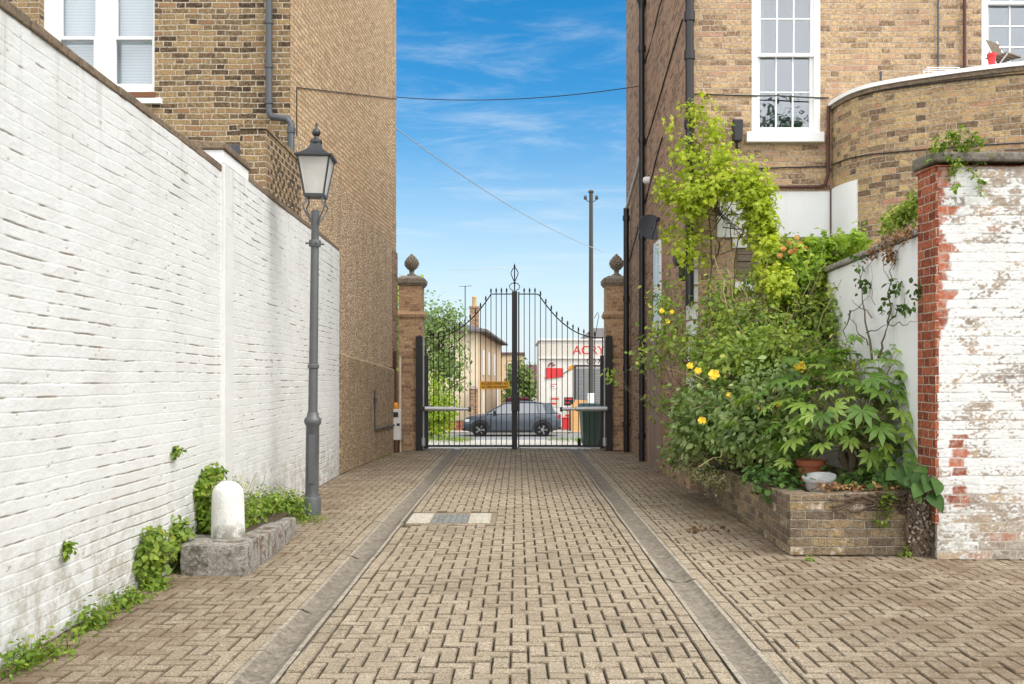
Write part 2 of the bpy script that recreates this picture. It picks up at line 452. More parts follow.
def kerb_mat():
    t = NT('old_kerbstone'); p = t.obj
    f = t.noise(34, 8, p, 0.8); m = t.noise(8, 7, p, 0.75); b = t.noise(4, 6, p, 0.75)
    c = t.mix(t.rng(f, 0.38, 0.62), (0.25, 0.23, 0.195), (0.52, 0.49, 0.44))
    c = t.mix(t.rng(m, 0.50, 0.62, 0, 0.8), c, (0.085, 0.07, 0.05))
    c = t.mix(t.rng(b, 0.54, 0.62, 0, 0.55), c, (0.24, 0.13, 0.06))
    c = t.mix(t.rng(t.noise(6, 7, t.n('Mapping', {'Vector': p, 'Location': (7, 3, 1)}).outputs[0], 0.78), 0.56, 0.64, 0, 0.7), c, (0.58, 0.56, 0.50))
    t.bump(t.math('ADD', f, t.math('MULTIPLY', m, 2.0)), 0.025, 1.0)
    return t.out(c, 0.95, 0.15)
M['kerbstone'] = kerb_mat()
M['kerbstone_plain'] = concrete('old_kerbstone', (0.33, 0.30, 0.26), 0.3, 0.9, 0.012)
M['gutter'] = concrete('drain_concrete', (0.215, 0.185, 0.145), 0.0, 0.42)
M['gutter_edge'] = concrete('drain_edge', (0.33, 0.29, 0.225), 0.0, 0.35)
M['manhole_frame'] = concrete('manhole_concrete', (0.46, 0.42, 0.34), 0.1, 0.2)
M['manhole_block'] = concrete('manhole_blocks', (0.20, 0.21, 0.20), 0.0, 0.4)
M['apron'] = concrete('pale_concrete', (0.50, 0.46, 0.40), 0.15, 0.2)
M['asphalt'] = concrete('asphalt', (0.26, 0.26, 0.26), 0.0, 0.2)
M['soil'] = concrete('soil', (0.10, 0.07, 0.045), 0.2, 0.5, 0.02)

def paver_mat():
    t = NT('block_paving'); p = t.obj
    tone = t.n('Attribute', attribute_name='tone').outputs['Fac']
    col = t.ramp(tone, [(0.0, (0.25, 0.203, 0.143)), (0.35, (0.315, 0.259, 0.184)), (0.7, (0.352, 0.292, 0.21)), (1.0, (0.40, 0.338, 0.255))])
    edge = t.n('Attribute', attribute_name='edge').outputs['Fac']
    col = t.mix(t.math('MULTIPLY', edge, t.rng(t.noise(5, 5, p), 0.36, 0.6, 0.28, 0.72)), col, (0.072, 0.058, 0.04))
    sp = t.noise(95, 6, p, 0.8)
    col = t.mix(1.0, col, t.ramp(sp, [(0.38, 0.36), (0.46, 0.84), (0.54, 1.14), (0.62, 2.0)]), 'MULTIPLY')
    col = t.mix(t.rng(t.noise(16, 6, p, 0.75), 0.48, 0.72, 0, 0.35), col, (0.14, 0.115, 0.085))
    col = t.mix(t.rng(t.noise(1.0, 6, p, 0.7), 0.45, 0.75, 0, 0.45), col, (0.13, 0.10, 0.075))
    x = t.n('SeparateXYZ', {0: p}).outputs['X']
    # moss and grime gather away from the wheel tracks
    side = t.math('MAXIMUM', t.rng(x, 1.2, 2.2), t.rng(x, -1.3, -2.3))
    col = t.mix(t.math('MULTIPLY', side, t.rng(t.noise(2.2, 6, p, 0.7), 0.36, 0.62, 0.15, 0.62)), col, (0.135, 0.085, 0.05))
    col = t.mix(t.rng(t.noise(26, 5, p, 0.8), 0.68, 0.76, 0, 0.5), col, (0.46, 0.41, 0.33))
    col = t.mix(t.rng(t.noise(3.1, 7, p, 0.8), 0.60, 0.75, 0, 0.4), col, (0.16, 0.15, 0.05))
    t.bump(t.math('ADD', sp, t.noise(300, 3, p)), 0.004, 1.0)
    return t.out(col, 0.95, 0.15)
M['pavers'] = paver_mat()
def joint_mat():
    t = NT('joint_sand'); p = t.obj
    col = t.mix(t.noise(40, 5, p), (0.055, 0.042, 0.028), (0.10, 0.075, 0.05))
    col = t.mix(t.rng(t.noise(2.0, 6, p, 0.75), 0.5, 0.68, 0, 0.8), col, (0.11, 0.12, 0.03))
    t.bump(t.noise(200, 3, p), 0.004)
    return t.out(col, 1.0, 0.1)
M['joints'] = joint_mat()
def land_mat():
    t = NT('open_ground'); p = t.obj
    col = t.mix(t.noise(0.5, 6, p, 0.7), (0.16, 0.14, 0.10), (0.11, 0.12, 0.06))
    t.bump(t.noise(20, 5, p), 0.02)
    return t.out(col, 1.0, 0.1)
M['land'] = land_mat()

M['black_iron'] = plain('black_iron', (0.014, 0.014, 0.015), 0.45, 0.5)
M['lamp_iron'] = plain('grey_lamp_paint', (0.095, 0.10, 0.105), 0.42, 0.5, var=0.2, scale=12, bump=0.001)
M['lantern_iron'] = plain('dark_lantern_paint', (0.022, 0.024, 0.027), 0.4, 0.5)
M['pipe_grey'] = plain('grey_pipe_paint', (0.06, 0.068, 0.078), 0.45, 0.5)
M['pipe_black'] = plain('black_pipe', (0.013, 0.013, 0.014), 0.35, 0.5)
M['pipe_brown'] = plain('rusty_pipe', (0.085, 0.03, 0.022), 0.6, 0.4)
M['white_paint'] = plain('white_gloss', (0.82, 0.82, 0.81), 0.4, 0.4, var=0.04, scale=8)
M['galv'] = plain('galvanised_steel', (0.55, 0.56, 0.56), 0.4, 0.5, 0.4)
M['white_plastic'] = plain('white_plastic', (0.72, 0.72, 0.70), 0.4, 0.4, var=0.08, scale=14)
M['dark_plastic'] = plain('dark_plastic', (0.022, 0.023, 0.026), 0.4, 0.5)
M['dish'] = plain('grey_dish', (0.075, 0.085, 0.10), 0.5, 0.4)
M['orange'] = plain('orange_plastic', (0.75, 0.28, 0.02), 0.3, 0.5)
M['yellow_sign'] = plain('yellow_sign', (0.82, 0.42, 0.015), 0.4, 0.4, var=0.06)
M['red'] = plain('red_paint', (0.62, 0.04, 0.045), 0.5, 0.4)
M['red_dark'] = plain('dark_red_paint', (0.16, 0.025, 0.035), 0.5, 0.4)
M['green_bin'] = plain('green_bin_plastic', (0.055, 0.09, 0.065), 0.45, 0.4)
M['terracotta'] = plain('terracotta', (0.32, 0.10, 0.05), 0.8, 0.3)
M['bark'] = plain('bark', (0.13, 0.095, 0.065), 0.95, 0.15, var=0.5, scale=35, bump=0.03, bscale=45)
M['stem'] = plain('stem_bark', (0.10, 0.08, 0.05), 0.9, 0.2, var=0.4)
M['greenstem'] = plain('green_stem', (0.17, 0.17, 0.06), 0.8, 0.2, var=0.35)
M['cane'] = plain('rose_cane', (0.36, 0.30, 0.15), 0.8, 0.2, var=0.35)
M['dark_brick'] = plain('dark_brick_hole', (0.085, 0.06, 0.04), 0.95, 0.1, var=0.4)
M['timber'] = plain('weathered_timber', (0.20, 0.16, 0.12), 0.85, 0.2, var=0.4)
M['door'] = plain('taupe_door', (0.26, 0.185, 0.145), 0.6, 0.4)
M['ply'] = plain('plywood', (0.50, 0.29, 0.12), 0.8, 0.2)
M['brownwood'] = plain('brown_sill', (0.16, 0.065, 0.03), 0.6, 0.3)
M['roof'] = plain('roof_slate', (0.13, 0.12, 0.12), 0.8, 0.3, var=0.3, scale=6)
M['pot_clay'] = plain('chimney_pot', (0.50, 0.34, 0.16), 0.8, 0.2)
M['cream'] = plain('cream_render', (0.66, 0.56, 0.42), 0.85, 0.2, var=0.12, scale=3)
M['peach'] = plain('peach_wall', (0.58, 0.42, 0.27), 0.85, 0.2, var=0.15, scale=3)
M['shop_white'] = plain('shop_render', (0.68, 0.665, 0.63), 0.8, 0.2, var=0.08, scale=3)
M['shop_cream'] = plain('shop_fascia', (0.58, 0.55, 0.49), 0.8, 0.2, var=0.1, scale=3)
M['shutter'] = plain('steel_shutter', (0.22, 0.23, 0.24), 0.5, 0.4, 0.2)
M['maroon'] = plain('maroon_roof', (0.13, 0.075, 0.075), 0.8, 0.2)
M['wire'] = plain('wire', (0.035, 0.035, 0.035), 0.6, 0.3)
M['wire_pale'] = plain('pale_wire', (0.42, 0.45, 0.48), 0.6, 0.3)
M['pole'] = plain('telegraph_pole', (0.075, 0.068, 0.06), 0.8, 0.3, var=0.3)
M['car'] = plain('car_paint', (0.075, 0.09, 0.112), 0.22, 0.6, 0.25, var=0.03)
M['tyre'] = plain('tyre', (0.014, 0.014, 0.014), 0.85, 0.2)
M['rim'] = plain('alloy', (0.45, 0.45, 0.46), 0.3, 0.5, 0.7)
M['dry'] = plain('dry_leaf', (0.26, 0.13, 0.05), 0.9, 0.2, var=0.4)
M['headlight'] = plain('headlight', (0.6, 0.62, 0.65), 0.1, 0.6)
M['taillight'] = plain('taillight', (0.35, 0.02, 0.02), 0.2, 0.6)

def glass_mat(name, refl, tint=(0.9, 0.93, 0.95), dark=None):
    t = NT(name)
    gl = t.n('BsdfGlossy', {'Color': (0.9, 0.93, 0.96), 'Roughness': 0.015})
    wob = t.n('Bump', {'Height': t.noise(2.2, 2, t.obj), 'Distance': 0.006, 'Strength': 0.5})
    t.set(gl.inputs['Normal'], wob.outputs[0])
    tr = t.n('BsdfTransparent', {'Color': tint}) if dark is None else t.n('BsdfDiffuse', {'Color': dark})
    mx = t.n('MixShader', {'Fac': refl, 1: tr.outputs[0], 2: gl.outputs[0]})
    t.t.links.new(mx.outputs[0], t.t.nodes['Material Output'].inputs['Surface'])
    return t.m
M['pane'] = glass_mat('window_glass', 0.17)
M['pane_blind'] = glass_mat('window_glass_thin', 0.10)
M['car_glass'] = glass_mat('car_glass', 0.22, dark=(0.03, 0.035, 0.04))
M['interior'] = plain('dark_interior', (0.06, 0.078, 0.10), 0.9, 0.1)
M['curtain'] = plain('curtain', (0.30, 0.30, 0.29), 0.9, 0.1)
def blind_mat():
    t = NT('slatted_blind')
    z = t.n('SeparateXYZ', {0: t.obj}).outputs['Z']
    w = t.math('FRACT', t.math('MULTIPLY', z, 26.0))
    c = t.ramp(w, [(0.0, (0.36, 0.38, 0.39)), (0.12, (0.56, 0.58, 0.58)), (0.9, (0.66, 0.67, 0.66)), (1.0, (0.38, 0.40, 0.41))])
    return t.out(c, 0.6, 0.3)
M['blind'] = blind_mat()
def lantern_glass():
    t = NT('milky_lantern_glass')
    tl = t.n('BsdfTranslucent', {'Color': (0.92, 0.92, 0.88)})
    df = t.n('BsdfDiffuse', {'Color': (0.80, 0.80, 0.76)})
    tr = t.n('BsdfTransparent', {'Color': (0.95, 0.95, 0.93)})
    gl = t.n('BsdfGlossy', {'Color': (0.9, 0.9, 0.9), 'Roughness': 0.08})
    a = t.n('MixShader', {'Fac': 0.5, 1: df.outputs[0], 2: tl.outputs[0]})
    b = t.n('MixShader', {'Fac': 0.35, 1: a.outputs[0], 2: tr.outputs[0]})
    c = t.n('MixShader', {'Fac': 0.12, 1: b.outputs[0], 2: gl.outputs[0]})
    t.t.links.new(c.outputs[0], t.t.nodes['Material Output'].inputs['Surface'])
    return t.m
M['lantern'] = lantern_glass()

def leaf_mat(name, stops, trans=0.35, rough=0.5, spec=0.35):
    t = NT(name)
    tone = t.n('Attribute', attribute_name='tone').outputs['Fac']
    c = t.ramp(tone, stops)
    c = t.mix(1.0, c, t.ramp(t.noise(40, 3, t.obj), [(0.3, 0.8), (0.7, 1.2)]), 'MULTIPLY')
    t.out(c, rough, spec)
    tl = t.n('BsdfTranslucent', {'Color': t.mix(1.0, c, (1.25, 1.3, 0.6), 'MULTIPLY')})
    mx = t.n('MixShader', {'Fac': trans, 1: t.b.outputs[0], 2: tl.outputs[0]})
    t.t.links.new(mx.outputs[0], t.t.nodes['Material Output'].inputs['Surface'])
    return t.m
M['leaf_lime'] = leaf_mat('lime_leaf', [(0.0, (0.18, 0.26, 0.015)), (0.5, (0.38, 0.47, 0.03)), (1.0, (0.60, 0.63, 0.09))], 0.45)
M['leaf_vine'] = leaf_mat('vine_leaf', [(0.0, (0.10, 0.19, 0.012)), (0.5, (0.24, 0.37, 0.025)), (1.0, (0.42, 0.52, 0.06))], 0.45)
M['leaf_rose'] = leaf_mat('rose_leaf', [(0.0, (0.075, 0.13, 0.022)), (0.40, (0.18, 0.27, 0.045)), (0.75, (0.33, 0.42, 0.07)), (1.0, (0.54, 0.54, 0.13))], 0.42)
M['leaf_blue'] = leaf_mat('bluish_leaf', [(0.0, (0.07, 0.125, 0.03)), (0.45, (0.18, 0.27, 0.07)), (0.8, (0.31, 0.41, 0.13)), (1.0, (0.48, 0.54, 0.22))], 0.38, 0.36, 0.6)
M['leaf_fatsia'] = leaf_mat('fatsia_leaf', [(0.0, (0.055, 0.12, 0.016)), (0.5, (0.15, 0.275, 0.038)), (1.0, (0.36, 0.49, 0.09))], 0.32, 0.38, 0.5)
M['leaf_dark'] = leaf_mat('dark_leaf', [(0.0, (0.035, 0.075, 0.02)), (0.6, (0.07, 0.14, 0.03)), (1.0, (0.13, 0.21, 0.05))], 0.3, 0.6, 0.15)
M['leaf_weed'] = leaf_mat('weed_leaf', [(0.0, (0.07, 0.13, 0.015)), (0.5, (0.16, 0.26, 0.025)), (1.0, (0.32, 0.38, 0.06))], 0.35)
M['leaf_tree'] = leaf_mat('tree_leaf', [(0.0, (0.07, 0.12, 0.03)), (0.5, (0.17, 0.26, 0.07)), (1.0, (0.32, 0.40, 0.13))], 0.35)
M['leaf_hedge'] = leaf_mat('hedge_leaf', [(0.0, (0.10, 0.17, 0.012)), (0.5, (0.25, 0.36, 0.02)), (1.0, (0.44, 0.52, 0.05))], 0.4)
M['leaf_var'] = leaf_mat('variegated_leaf', [(0.0, (0.16, 0.20, 0.06)), (0.5, (0.38, 0.38, 0.20)), (1.0, (0.62, 0.58, 0.38))], 0.3)
M['petal'] = leaf_mat('yellow_petal', [(0.0, (0.84, 0.58, 0.02)), (1.0, (0.92, 0.78, 0.16))], 0.3)
M['petal_orange'] = leaf_mat('apricot_petal', [(0.0, (0.60, 0.26, 0.09)), (1.0, (0.72, 0.45, 0.16))], 0.3)
M['rootlet'] = leaf_mat('dead_rootlets', [(0.0, (0.07, 0.055, 0.04)), (0.5, (0.19, 0.15, 0.115)), (1.0, (0.36, 0.30, 0.24))], 0.05, 0.9)
M['litter'] = leaf_mat('leaf_litter', [(0.0, (0.10, 0.05, 0.025)), (0.5, (0.24, 0.12, 0.05)), (1.0, (0.40, 0.24, 0.10))], 0.1, 0.8)

# ------------------------------------------------------------------ leaves
def unit(a): return a/np.maximum(np.linalg.norm(a, axis=-1, keepdims=True), 1e-6)
L_OVAL = (np.array([(0,0,0),(-.30,.35,.06),(-.24,.72,.03),(0,1,-.10),(.24,.72,.03),(.30,.35,.06),(0,.4,-.03),(0,.75,-.05)], float),
          [(0,6,1,1),(0,5,6,6),(1,6,7,2),(6,5,4,7),(2,7,3,3),(7,4,3,3)])
L_TRI = (np.array([(0,0,0),(-.5,.35,.05),(0,.45,-.03),(.5,.35,.05),(0,1,-.12),(-.34,.72,.0),(.34,.72,.0)], float),
         [(0,2,1,1),(0,3,2,2),(1,2,5,5),(2,4,5,5),(2,6,4,4),(2,3,6,6)])
L_BLADE = (np.array([(-.03,0,0),(.03,0,0),(.025,.5,.06),(-.025,.5,.06),(0,1,-.10)], float), [(0,1,2,3),(3,2,4,4)])
def palmate(nl=8, w=0.13):
    vs = [(0,0,0)]; fs = []
    for i in range(nl):
        a = R(-125 + 250*i/(nl-1)); ln = 1.0 - 0.42*abs(i-(nl-1)/2)/((nl-1)/2)
        d = np.array((math.sin(a), math.cos(a))); p = np.array((d[1], -d[0]))
        b = len(vs)
        for (s, q, z) in ((.30, w*.62, .03), (.62, w*1.05, .02), (1.0, 0, -.16)):
            c = d*s*ln
            if q: vs += [(*(c-p*q), z), (*(c), z-.04), (*(c+p*q), z)]
            else: vs += [(*c, z)]
        fs += [(0,b+1,b,b),(0,b+2,b+1,b+1),(b,b+1,b+4,b+3),(b+1,b+2,b+5,b+4),(b+3,b+4,b+6,b+6),(b+4,b+5,b+6,b+6)]
    return np.array(vs, float), fs
L_PALM = palmate()
def heart(n=9):
    ys = np.linspace(0, 1, n); w = 0.36*np.sin(np.pi*ys**0.62)**0.9; w[0] = .05; w[-1] = 0.0
    z = -.22*ys**2
    vs = [(-w[i], ys[i], z[i]+.05) for i in range(n)]+[(0, ys[i], z[i]-.03) for i in range(n)]+[(w[i], ys[i], z[i]+.05) for i in range(n)]
    return np.array(vs, float), [(i, n+i, n+i+1, i+1) for i in range(n-1)]+[(n+i, 2*n+i, 2*n+i+1, n+i+1) for i in range(n-1)]
L_HEART = heart()
L_VINE = palmate(5, 0.24)

def leaves_np(pts, nrm, size, tmpl, tdir=None, curl=0.0):
    tv, tf = tmpl
    n = len(pts)
    nrm = unit(nrm)
    t = rng.normal(size=(n, 3)) if tdir is None else tdir + rng.normal(size=(n, 3))*0.35
    t = unit(t - nrm*np.sum(t*nrm, 1, keepdims=True))
    b = np.cross(t, nrm)
    sz = np.broadcast_to(np.asarray(size, float), (n,))[:, None, None]
    v = pts[:, None, :] + sz*(tv[None, :, 0:1]*b[:, None] + tv[None, :, 1:2]*t[:, None] + tv[None, :, 2:3]*nrm[:, None]*(1+curl))
    fv = np.array(tf)
    f = (fv[None] + (np.arange(n)*len(tv))[:, None, None]).reshape(-1, 4)
    return v.reshape(-1, 3), f, len(tf)

def foliage(name, groups, mat, parent):
    """groups: (points, normals, sizes, template, tdir, tone)."""
    V = []; Fq = []; T = []; o = 0
    for pts, nrm, size, tm, td, tone in groups:
        v, f, k = leaves_np(pts, nrm, size, tm, td)
        V.append(v); Fq.append(f+o); o += len(v); T.append(np.repeat(tone, k))
    V = np.concatenate(V); Fq = np.concatenate(Fq); T = np.concatenate(T)
    tri = Fq[:, 2] == Fq[:, 3]
    # quads and triangles in one mesh
    me = bpy.data.meshes.new(name)
    me.vertices.add(len(V)); me.vertices.foreach_set('co', V.astype(np.float32).ravel())
    cnt = np.where(tri, 3, 4).astype(np.int32)
    keep = np.ones((len(Fq), 4), bool); keep[tri, 3] = False
    li = Fq[keep].astype(np.int32)
    me.loops.add(len(li)); me.loops.foreach_set('vertex_index', li)
    me.polygons.add(len(Fq)); me.polygons.foreach_set('loop_start', np.concatenate([[0], np.cumsum(cnt)[:-1]]).astype(np.int32))
    me.polygons.foreach_set('use_smooth', np.ones(len(Fq), bool))
    at = me.attributes.new('tone', 'FLOAT', 'FACE'); at.data.foreach_set('value', T.astype(np.float32))
    me.update(calc_edges=True); me.validate()
    return link(name, me, mat, parent)

def clumps(blobs, n, per, spread, up=0.5, size=0.06, tm=L_OVAL, droop=0.4, shell=0.45, var=0.35):
    """Leaves in small clumps through a set of ellipsoids (cx, cy, cz, rx, ry, rz[, weight])."""
    w = np.array([b[3]*b[4]*b[5]*(b[6] if len(b) > 6 else 1) for b in blobs])**0.75
    w = w/w.sum()
    idx = rng.choice(len(blobs), n, p=w)
    B = np.array([b[:6] for b in blobs], float)[idx]
    d = unit(rng.normal(size=(n, 3)))
    r = rng.random(n)**shell
    c = B[:, :3] + d*r[:, None]*B[:, 3:6]
    ctone = rng.random(n)
    pts = np.repeat(c, per, 0) + rng.normal(size=(n*per, 3))*spread
    out = np.repeat(d, per, 0)
    nrm = out*0.7 + np.array((0, -0.15, up)) + rng.normal(size=(n*per, 3))*0.45
    td = out*0.5 + np.array((0, 0, -droop)) + rng.normal(size=(n*per, 3))*0.5
    sz = size*(1-var + 2*var*rng.random(n*per))
    tone = np.clip(0.55*np.repeat(ctone, per) + 0.45*rng.random(n*per), 0, 1)
    return (pts, nrm, sz, tm, td, tone)

def sub(pts, q):
    return [Vector(a).lerp(Vector(b), q) for a, b in zip(pts, pts[1:])]
def wander(a, b, n=6, amp=0.04, sag=0.0):
    a = Vector(a); b = Vector(b); L = (b-a).length
    out = []
    for i in range(n+1):
        t = i/n; p = a.lerp(b, t)
        k = 0 if i in (0, n) else 1
        out.append(p + Vector(rng.normal(size=3))*amp*k + Vector((0, 0, sag*4*t*(1-t))))
    return out

def plant(name, label, cat, base, fol, mat, stems=None, smat=None, group=None, stem_r=0.006):
    """Plant: foliage and (if any) one stems mesh under an Empty standing at its base."""
    root = thing(name, label, cat, base, 0, group)
    o = foliage('foliage', fol, mat, root)
    o.matrix_parent_inverse = Matrix.Translation(-Vector(base))
    if stems:
        mb = MB()
        for s in stems:
            pts, r = s if isinstance(s, tuple) else (s, stem_r)
            k = len(pts)
            mb.tube(pts, [r*(1-0.65*i/(k-1)) for i in range(k)], 6)
        st = mb.build('stem', smat or M['stem'], root, fix=False)
        st.matrix_parent_inverse = Matrix.Translation(-Vector(base))
    return root

def under(o, root):
    """Parent a world-space mesh under a thing that stands at its own base."""
    o.parent = root
    o.matrix_parent_inverse = Matrix.Translation(-Vector(root.location))
    return o

# ------------------------------------------------------------------ ground
GATE = 13.95*K
def gz(y):
    """Height of the street beyond the gate: it falls away from the courtyard."""
    y = y/K
    return 0.0 if y < 14.3 else (-(y-14.3)*0.0697 if y < 31 else (-1.164 - (y-31)*0.012 if y < 60 else -1.51))
mb = MB()
ys = [-60, -6, 0] + [K*q for q in (14.3, 18, 22, 26, 31, 36, 45, 60, 120)] + [1500]
for a, b in zip(ys, ys[1:]):
    za, zb = gz(a)-0.05, gz(b)-0.05
    mb.quad([(-1500 if b > 150 else -300, a, za), (1500 if b > 100 else 300, a, za), (1500 if b > 100 else 300, b, zb), (-1500 if b > 150 else -300, b, zb)])
struct(mb.build('ground', M['land'], fix=False))
mb = MB(); mb.quad([(-3.4, -6, -0.022), (9, -6, -0.022), (9, 14.3*K, -0.022), (-3.4, 14.3*K, -0.022)])
struct(mb.build('paving_bed', M['joints'], fix=False))
def strip(name, x0, x1, yl, dz, mat):
    mb = MB()
    yl = [q*K for q in yl]
    for a, b in zip(yl, yl[1:]): mb.quad([(x0, a, gz(a)+dz), (x1, a, gz(a)+dz), (x1, b, gz(b)+dz), (x0, b, gz(b)+dz)])
    return struct(mb.build(name, mat, fix=False))
strip('forecourt', -5, 9, [14.3, 18, 22, 24.5], -0.02, M['apron'])
strip('street', -80, 80, [24.5, 28, 31, 33.5], -0.03, M['asphalt'])
strip('pavement', -80, 80, [33.5, 35.3], 0.06, M['apron'])
mb = MB(); mb.box(-80, 80, 33.5*K-.12, 33.5*K, gz(33.4*K)-0.2, gz(33.4*K)+0.062)
struct(mb.build('kerb', M['kerbstone']))

# block paving laid in herringbone, each block a small chamfered box
U = 0.0935
GX = (-1.385, -1.155, 1.055, 1.285)              # outer and inner edges of the two drain channels
def herring(x0, x1, y0, y1, u=U, ph=(0.0, 0.0)):
    ni = np.arange(int((x0-ph[0])/u)-3, int((x1-ph[0])/u)+3); nj = np.arange(int((y0-ph[1])/u)-3, int((y1-ph[1])/u)+3)
    X, Y = np.meshgrid(ni, nj); X = X.ravel(); Y = Y.ravel()
    r = np.mod(X-Y, 4)
    a = r == 0; b = r == 3
    bx = np.concatenate([np.stack([X[a], Y[a], X[a]+2, Y[a]+1], 1), np.stack([X[b], Y[b], X[b]+1, Y[b]+2], 1)]).astype(float)*u
    bx += np.array([ph[0], ph[1], ph[0], ph[1]])
    bx[:, 0] = np.maximum(bx[:, 0], x0); bx[:, 2] = np.minimum(bx[:, 2], x1)
    bx[:, 1] = np.maximum(bx[:, 1], y0); bx[:, 3] = np.minimum(bx[:, 3], y1)
    return bx[((bx[:, 2]-bx[:, 0]) > 0.022) & ((bx[:, 3]-bx[:, 1]) > 0.022)]
def course(x0, x1, y0, y1, step):
    q = np.arange(y0, y1, step)
    return np.stack([np.full(len(q), x0), q, np.full(len(q), x1), np.minimum(q+step, y1)], 1)
Y0, Y1 = 2.0, 14.3*K
MH = (-1.13, -0.285, 9.66, 10.52)                 # manhole
c = [herring(GX[1]+U, GX[2]-U, Y0, Y1, ph=(-0.04, 0.02))]
c += [course(GX[1], GX[1]+U, Y0, Y1, 2*U), course(GX[2]-U, GX[2], Y0, Y1, 2*U)]
c += [course(GX[0]-U, GX[0], Y0, Y1, 2*U), course(GX[3], GX[3]+U, Y0, Y1, 2*U)]
c += [herring(-3.05, GX[0]-U, Y0, Y1, ph=(0.03, 0.05)), herring(GX[3]+U, 6.6, Y0, 5.75*K, ph=(0.02, 0.01)), herring(GX[3]+U, 2.5, 5.75*K, Y1, ph=(0.02, 0.01))]
c = np.concatenate(c)
inm = (c[:, 0] < MH[1]) & (c[:, 2] > MH[0]) & (c[:, 1] < MH[3]) & (c[:, 3] > MH[2])
c = c[~inm]
n = len(c)
g = 0.0033 + 0.0018*rng.random(n)
x0, y0, x1, y1 = c[:, 0]+g, c[:, 1]+g, c[:, 2]-g, c[:, 3]-g
rot = rng.normal(size=n)*0.008
zt = 0.004*rng.normal(size=n)*0.5
tx, ty = rng.normal(size=n)*0.011, rng.normal(size=n)*0.011
und = 0.022*(vnoise(c[:, 0]*1.1+40, c[:, 1]*1.1+40, 3, 2)-0.5)
cx, cy = (x0+x1)/2, (y0+y1)/2
def ring(ins, z):
    xs = np.stack([x0+ins, x1-ins, x1-ins, x0+ins], 1); yy = np.stack([y0+ins, y0+ins, y1-ins, y1-ins], 1)
    dx = xs-cx[:, None]; dy = yy-cy[:, None]
    X = cx[:, None] + dx - dy*rot[:, None]; Yv = cy[:, None] + dy + dx*rot[:, None]
    Z = z + zt[:, None] + und[:, None] + dx*tx[:, None] + dy*ty[:, None]
    return np.stack([X, Yv, Z], 2)
V = np.concatenate([ring(0, -0.03), ring(0, -0.007), ring(0.0065, 0.0)], 1).reshape(-1, 3)
ff = []
for k in range(4):
    q = (k+1) % 4
    ff += [(k, q, 4+q, 4+k), (4+k, 4+q, 8+q, 8+k)]
ff += [(8, 9, 10, 11)]
ff = np.array(ff)
Fp = (ff[None] + (np.arange(n)*12)[:, None, None]).reshape(-1, 4)
tone = np.clip(0.5*rng.random(n) + 0.5*vnoise(c[:, 0]*0.9+9, c[:, 1]*0.9+5, 11, 3), 0, 1)
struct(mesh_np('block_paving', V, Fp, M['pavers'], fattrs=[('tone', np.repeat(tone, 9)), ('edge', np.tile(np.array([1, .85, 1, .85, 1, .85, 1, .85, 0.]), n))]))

def channel(x0, x1):
    prof = [(0, 0.006), (0.12, 0.006), (0.17, -0.002), (0.3, -0.016), (0.5, -0.022), (0.7, -0.016), (0.83, -0.002), (0.88, 0.006), (1, 0.006)]
    mb = MB(); w = x1-x0; y = 0.6; k = 0
    while y < 14.25*K:
        L = 0.915; ya, yb = y+0.004, min(y+L-0.004, 14.28*K); dz = random.uniform(-0.004, 0.004); dx = random.uniform(-0.004, 0.004)
        for i, (a, b) in enumerate(zip(prof, prof[1:])):
            mb.m = 1 if i in (0, 7) else 0
            mb.quad([(x0+dx+a[0]*w, ya, a[1]+dz), (x0+dx+b[0]*w, ya, b[1]+dz), (x0+dx+b[0]*w, yb, b[1]+dz), (x0+dx+a[0]*w, yb, a[1]+dz)], smooth=False)
        mb.m = 0
        y += L
    mb.quad([(x0, 0.6, -0.0205), (x1, 0.6, -0.0205), (x1, 14.28*K, -0.0205), (x0, 14.28*K, -0.0205)])
    return struct(mb.build('drain_channel', [M['gutter'], M['gutter_edge']], fix=False))
channel(GX[0], GX[1]); channel(GX[2], GX[3])

# manhole cover with an inset panel of blocks
root = thing('manhole_cover', 'pale concrete manhole frame with grey block inset, set in the brick paving', 'manhole', ((MH[0]+MH[1])/2, (MH[2]+MH[3])/2, 0))
mx, my = (MH[1]-MH[0])/2, (MH[3]-MH[2])/2
for q in ((-mx, -0.19), (0.20, mx)):
    mb = MB(); mb.box(*q, -my+0.1, my-0.06, -0.03, 0.004); mb.build('slab', M['manhole_frame'], root, bevel=0.006)
mb = MB(); mb.box(-mx, mx+.06, -my, my+.03, -0.04, -0.005)
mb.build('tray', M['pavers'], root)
mb = MB()
for i in range(6):
    for j in range(6):
        wv = 0.0615
        xx = -0.18+i*wv; yy = -my+0.105+j*0.105
        if (i+j) % 2: mb.box(xx+.004, xx+wv-.004, yy+.004, yy+.101, -0.02, 0.003)
        else: mb.box(xx+.004, xx+wv-.004, yy+.004, yy+.05, -0.02, 0.003); mb.box(xx+.004, xx+wv-.004, yy+.056, yy+.101, -0.02, 0.001)
mb.build('inset', M['manhole_block'], root, bevel=0.004)
mb = MB()
for j in range(9): mb.box(-mx+j*0.0935+.004, -mx+(j+1)*0.0935-.004, -my+0.004, -my+0.093, -0.02, 0.002)
mb.build('edge_blocks', M['pavers'], root, bevel=0.005)

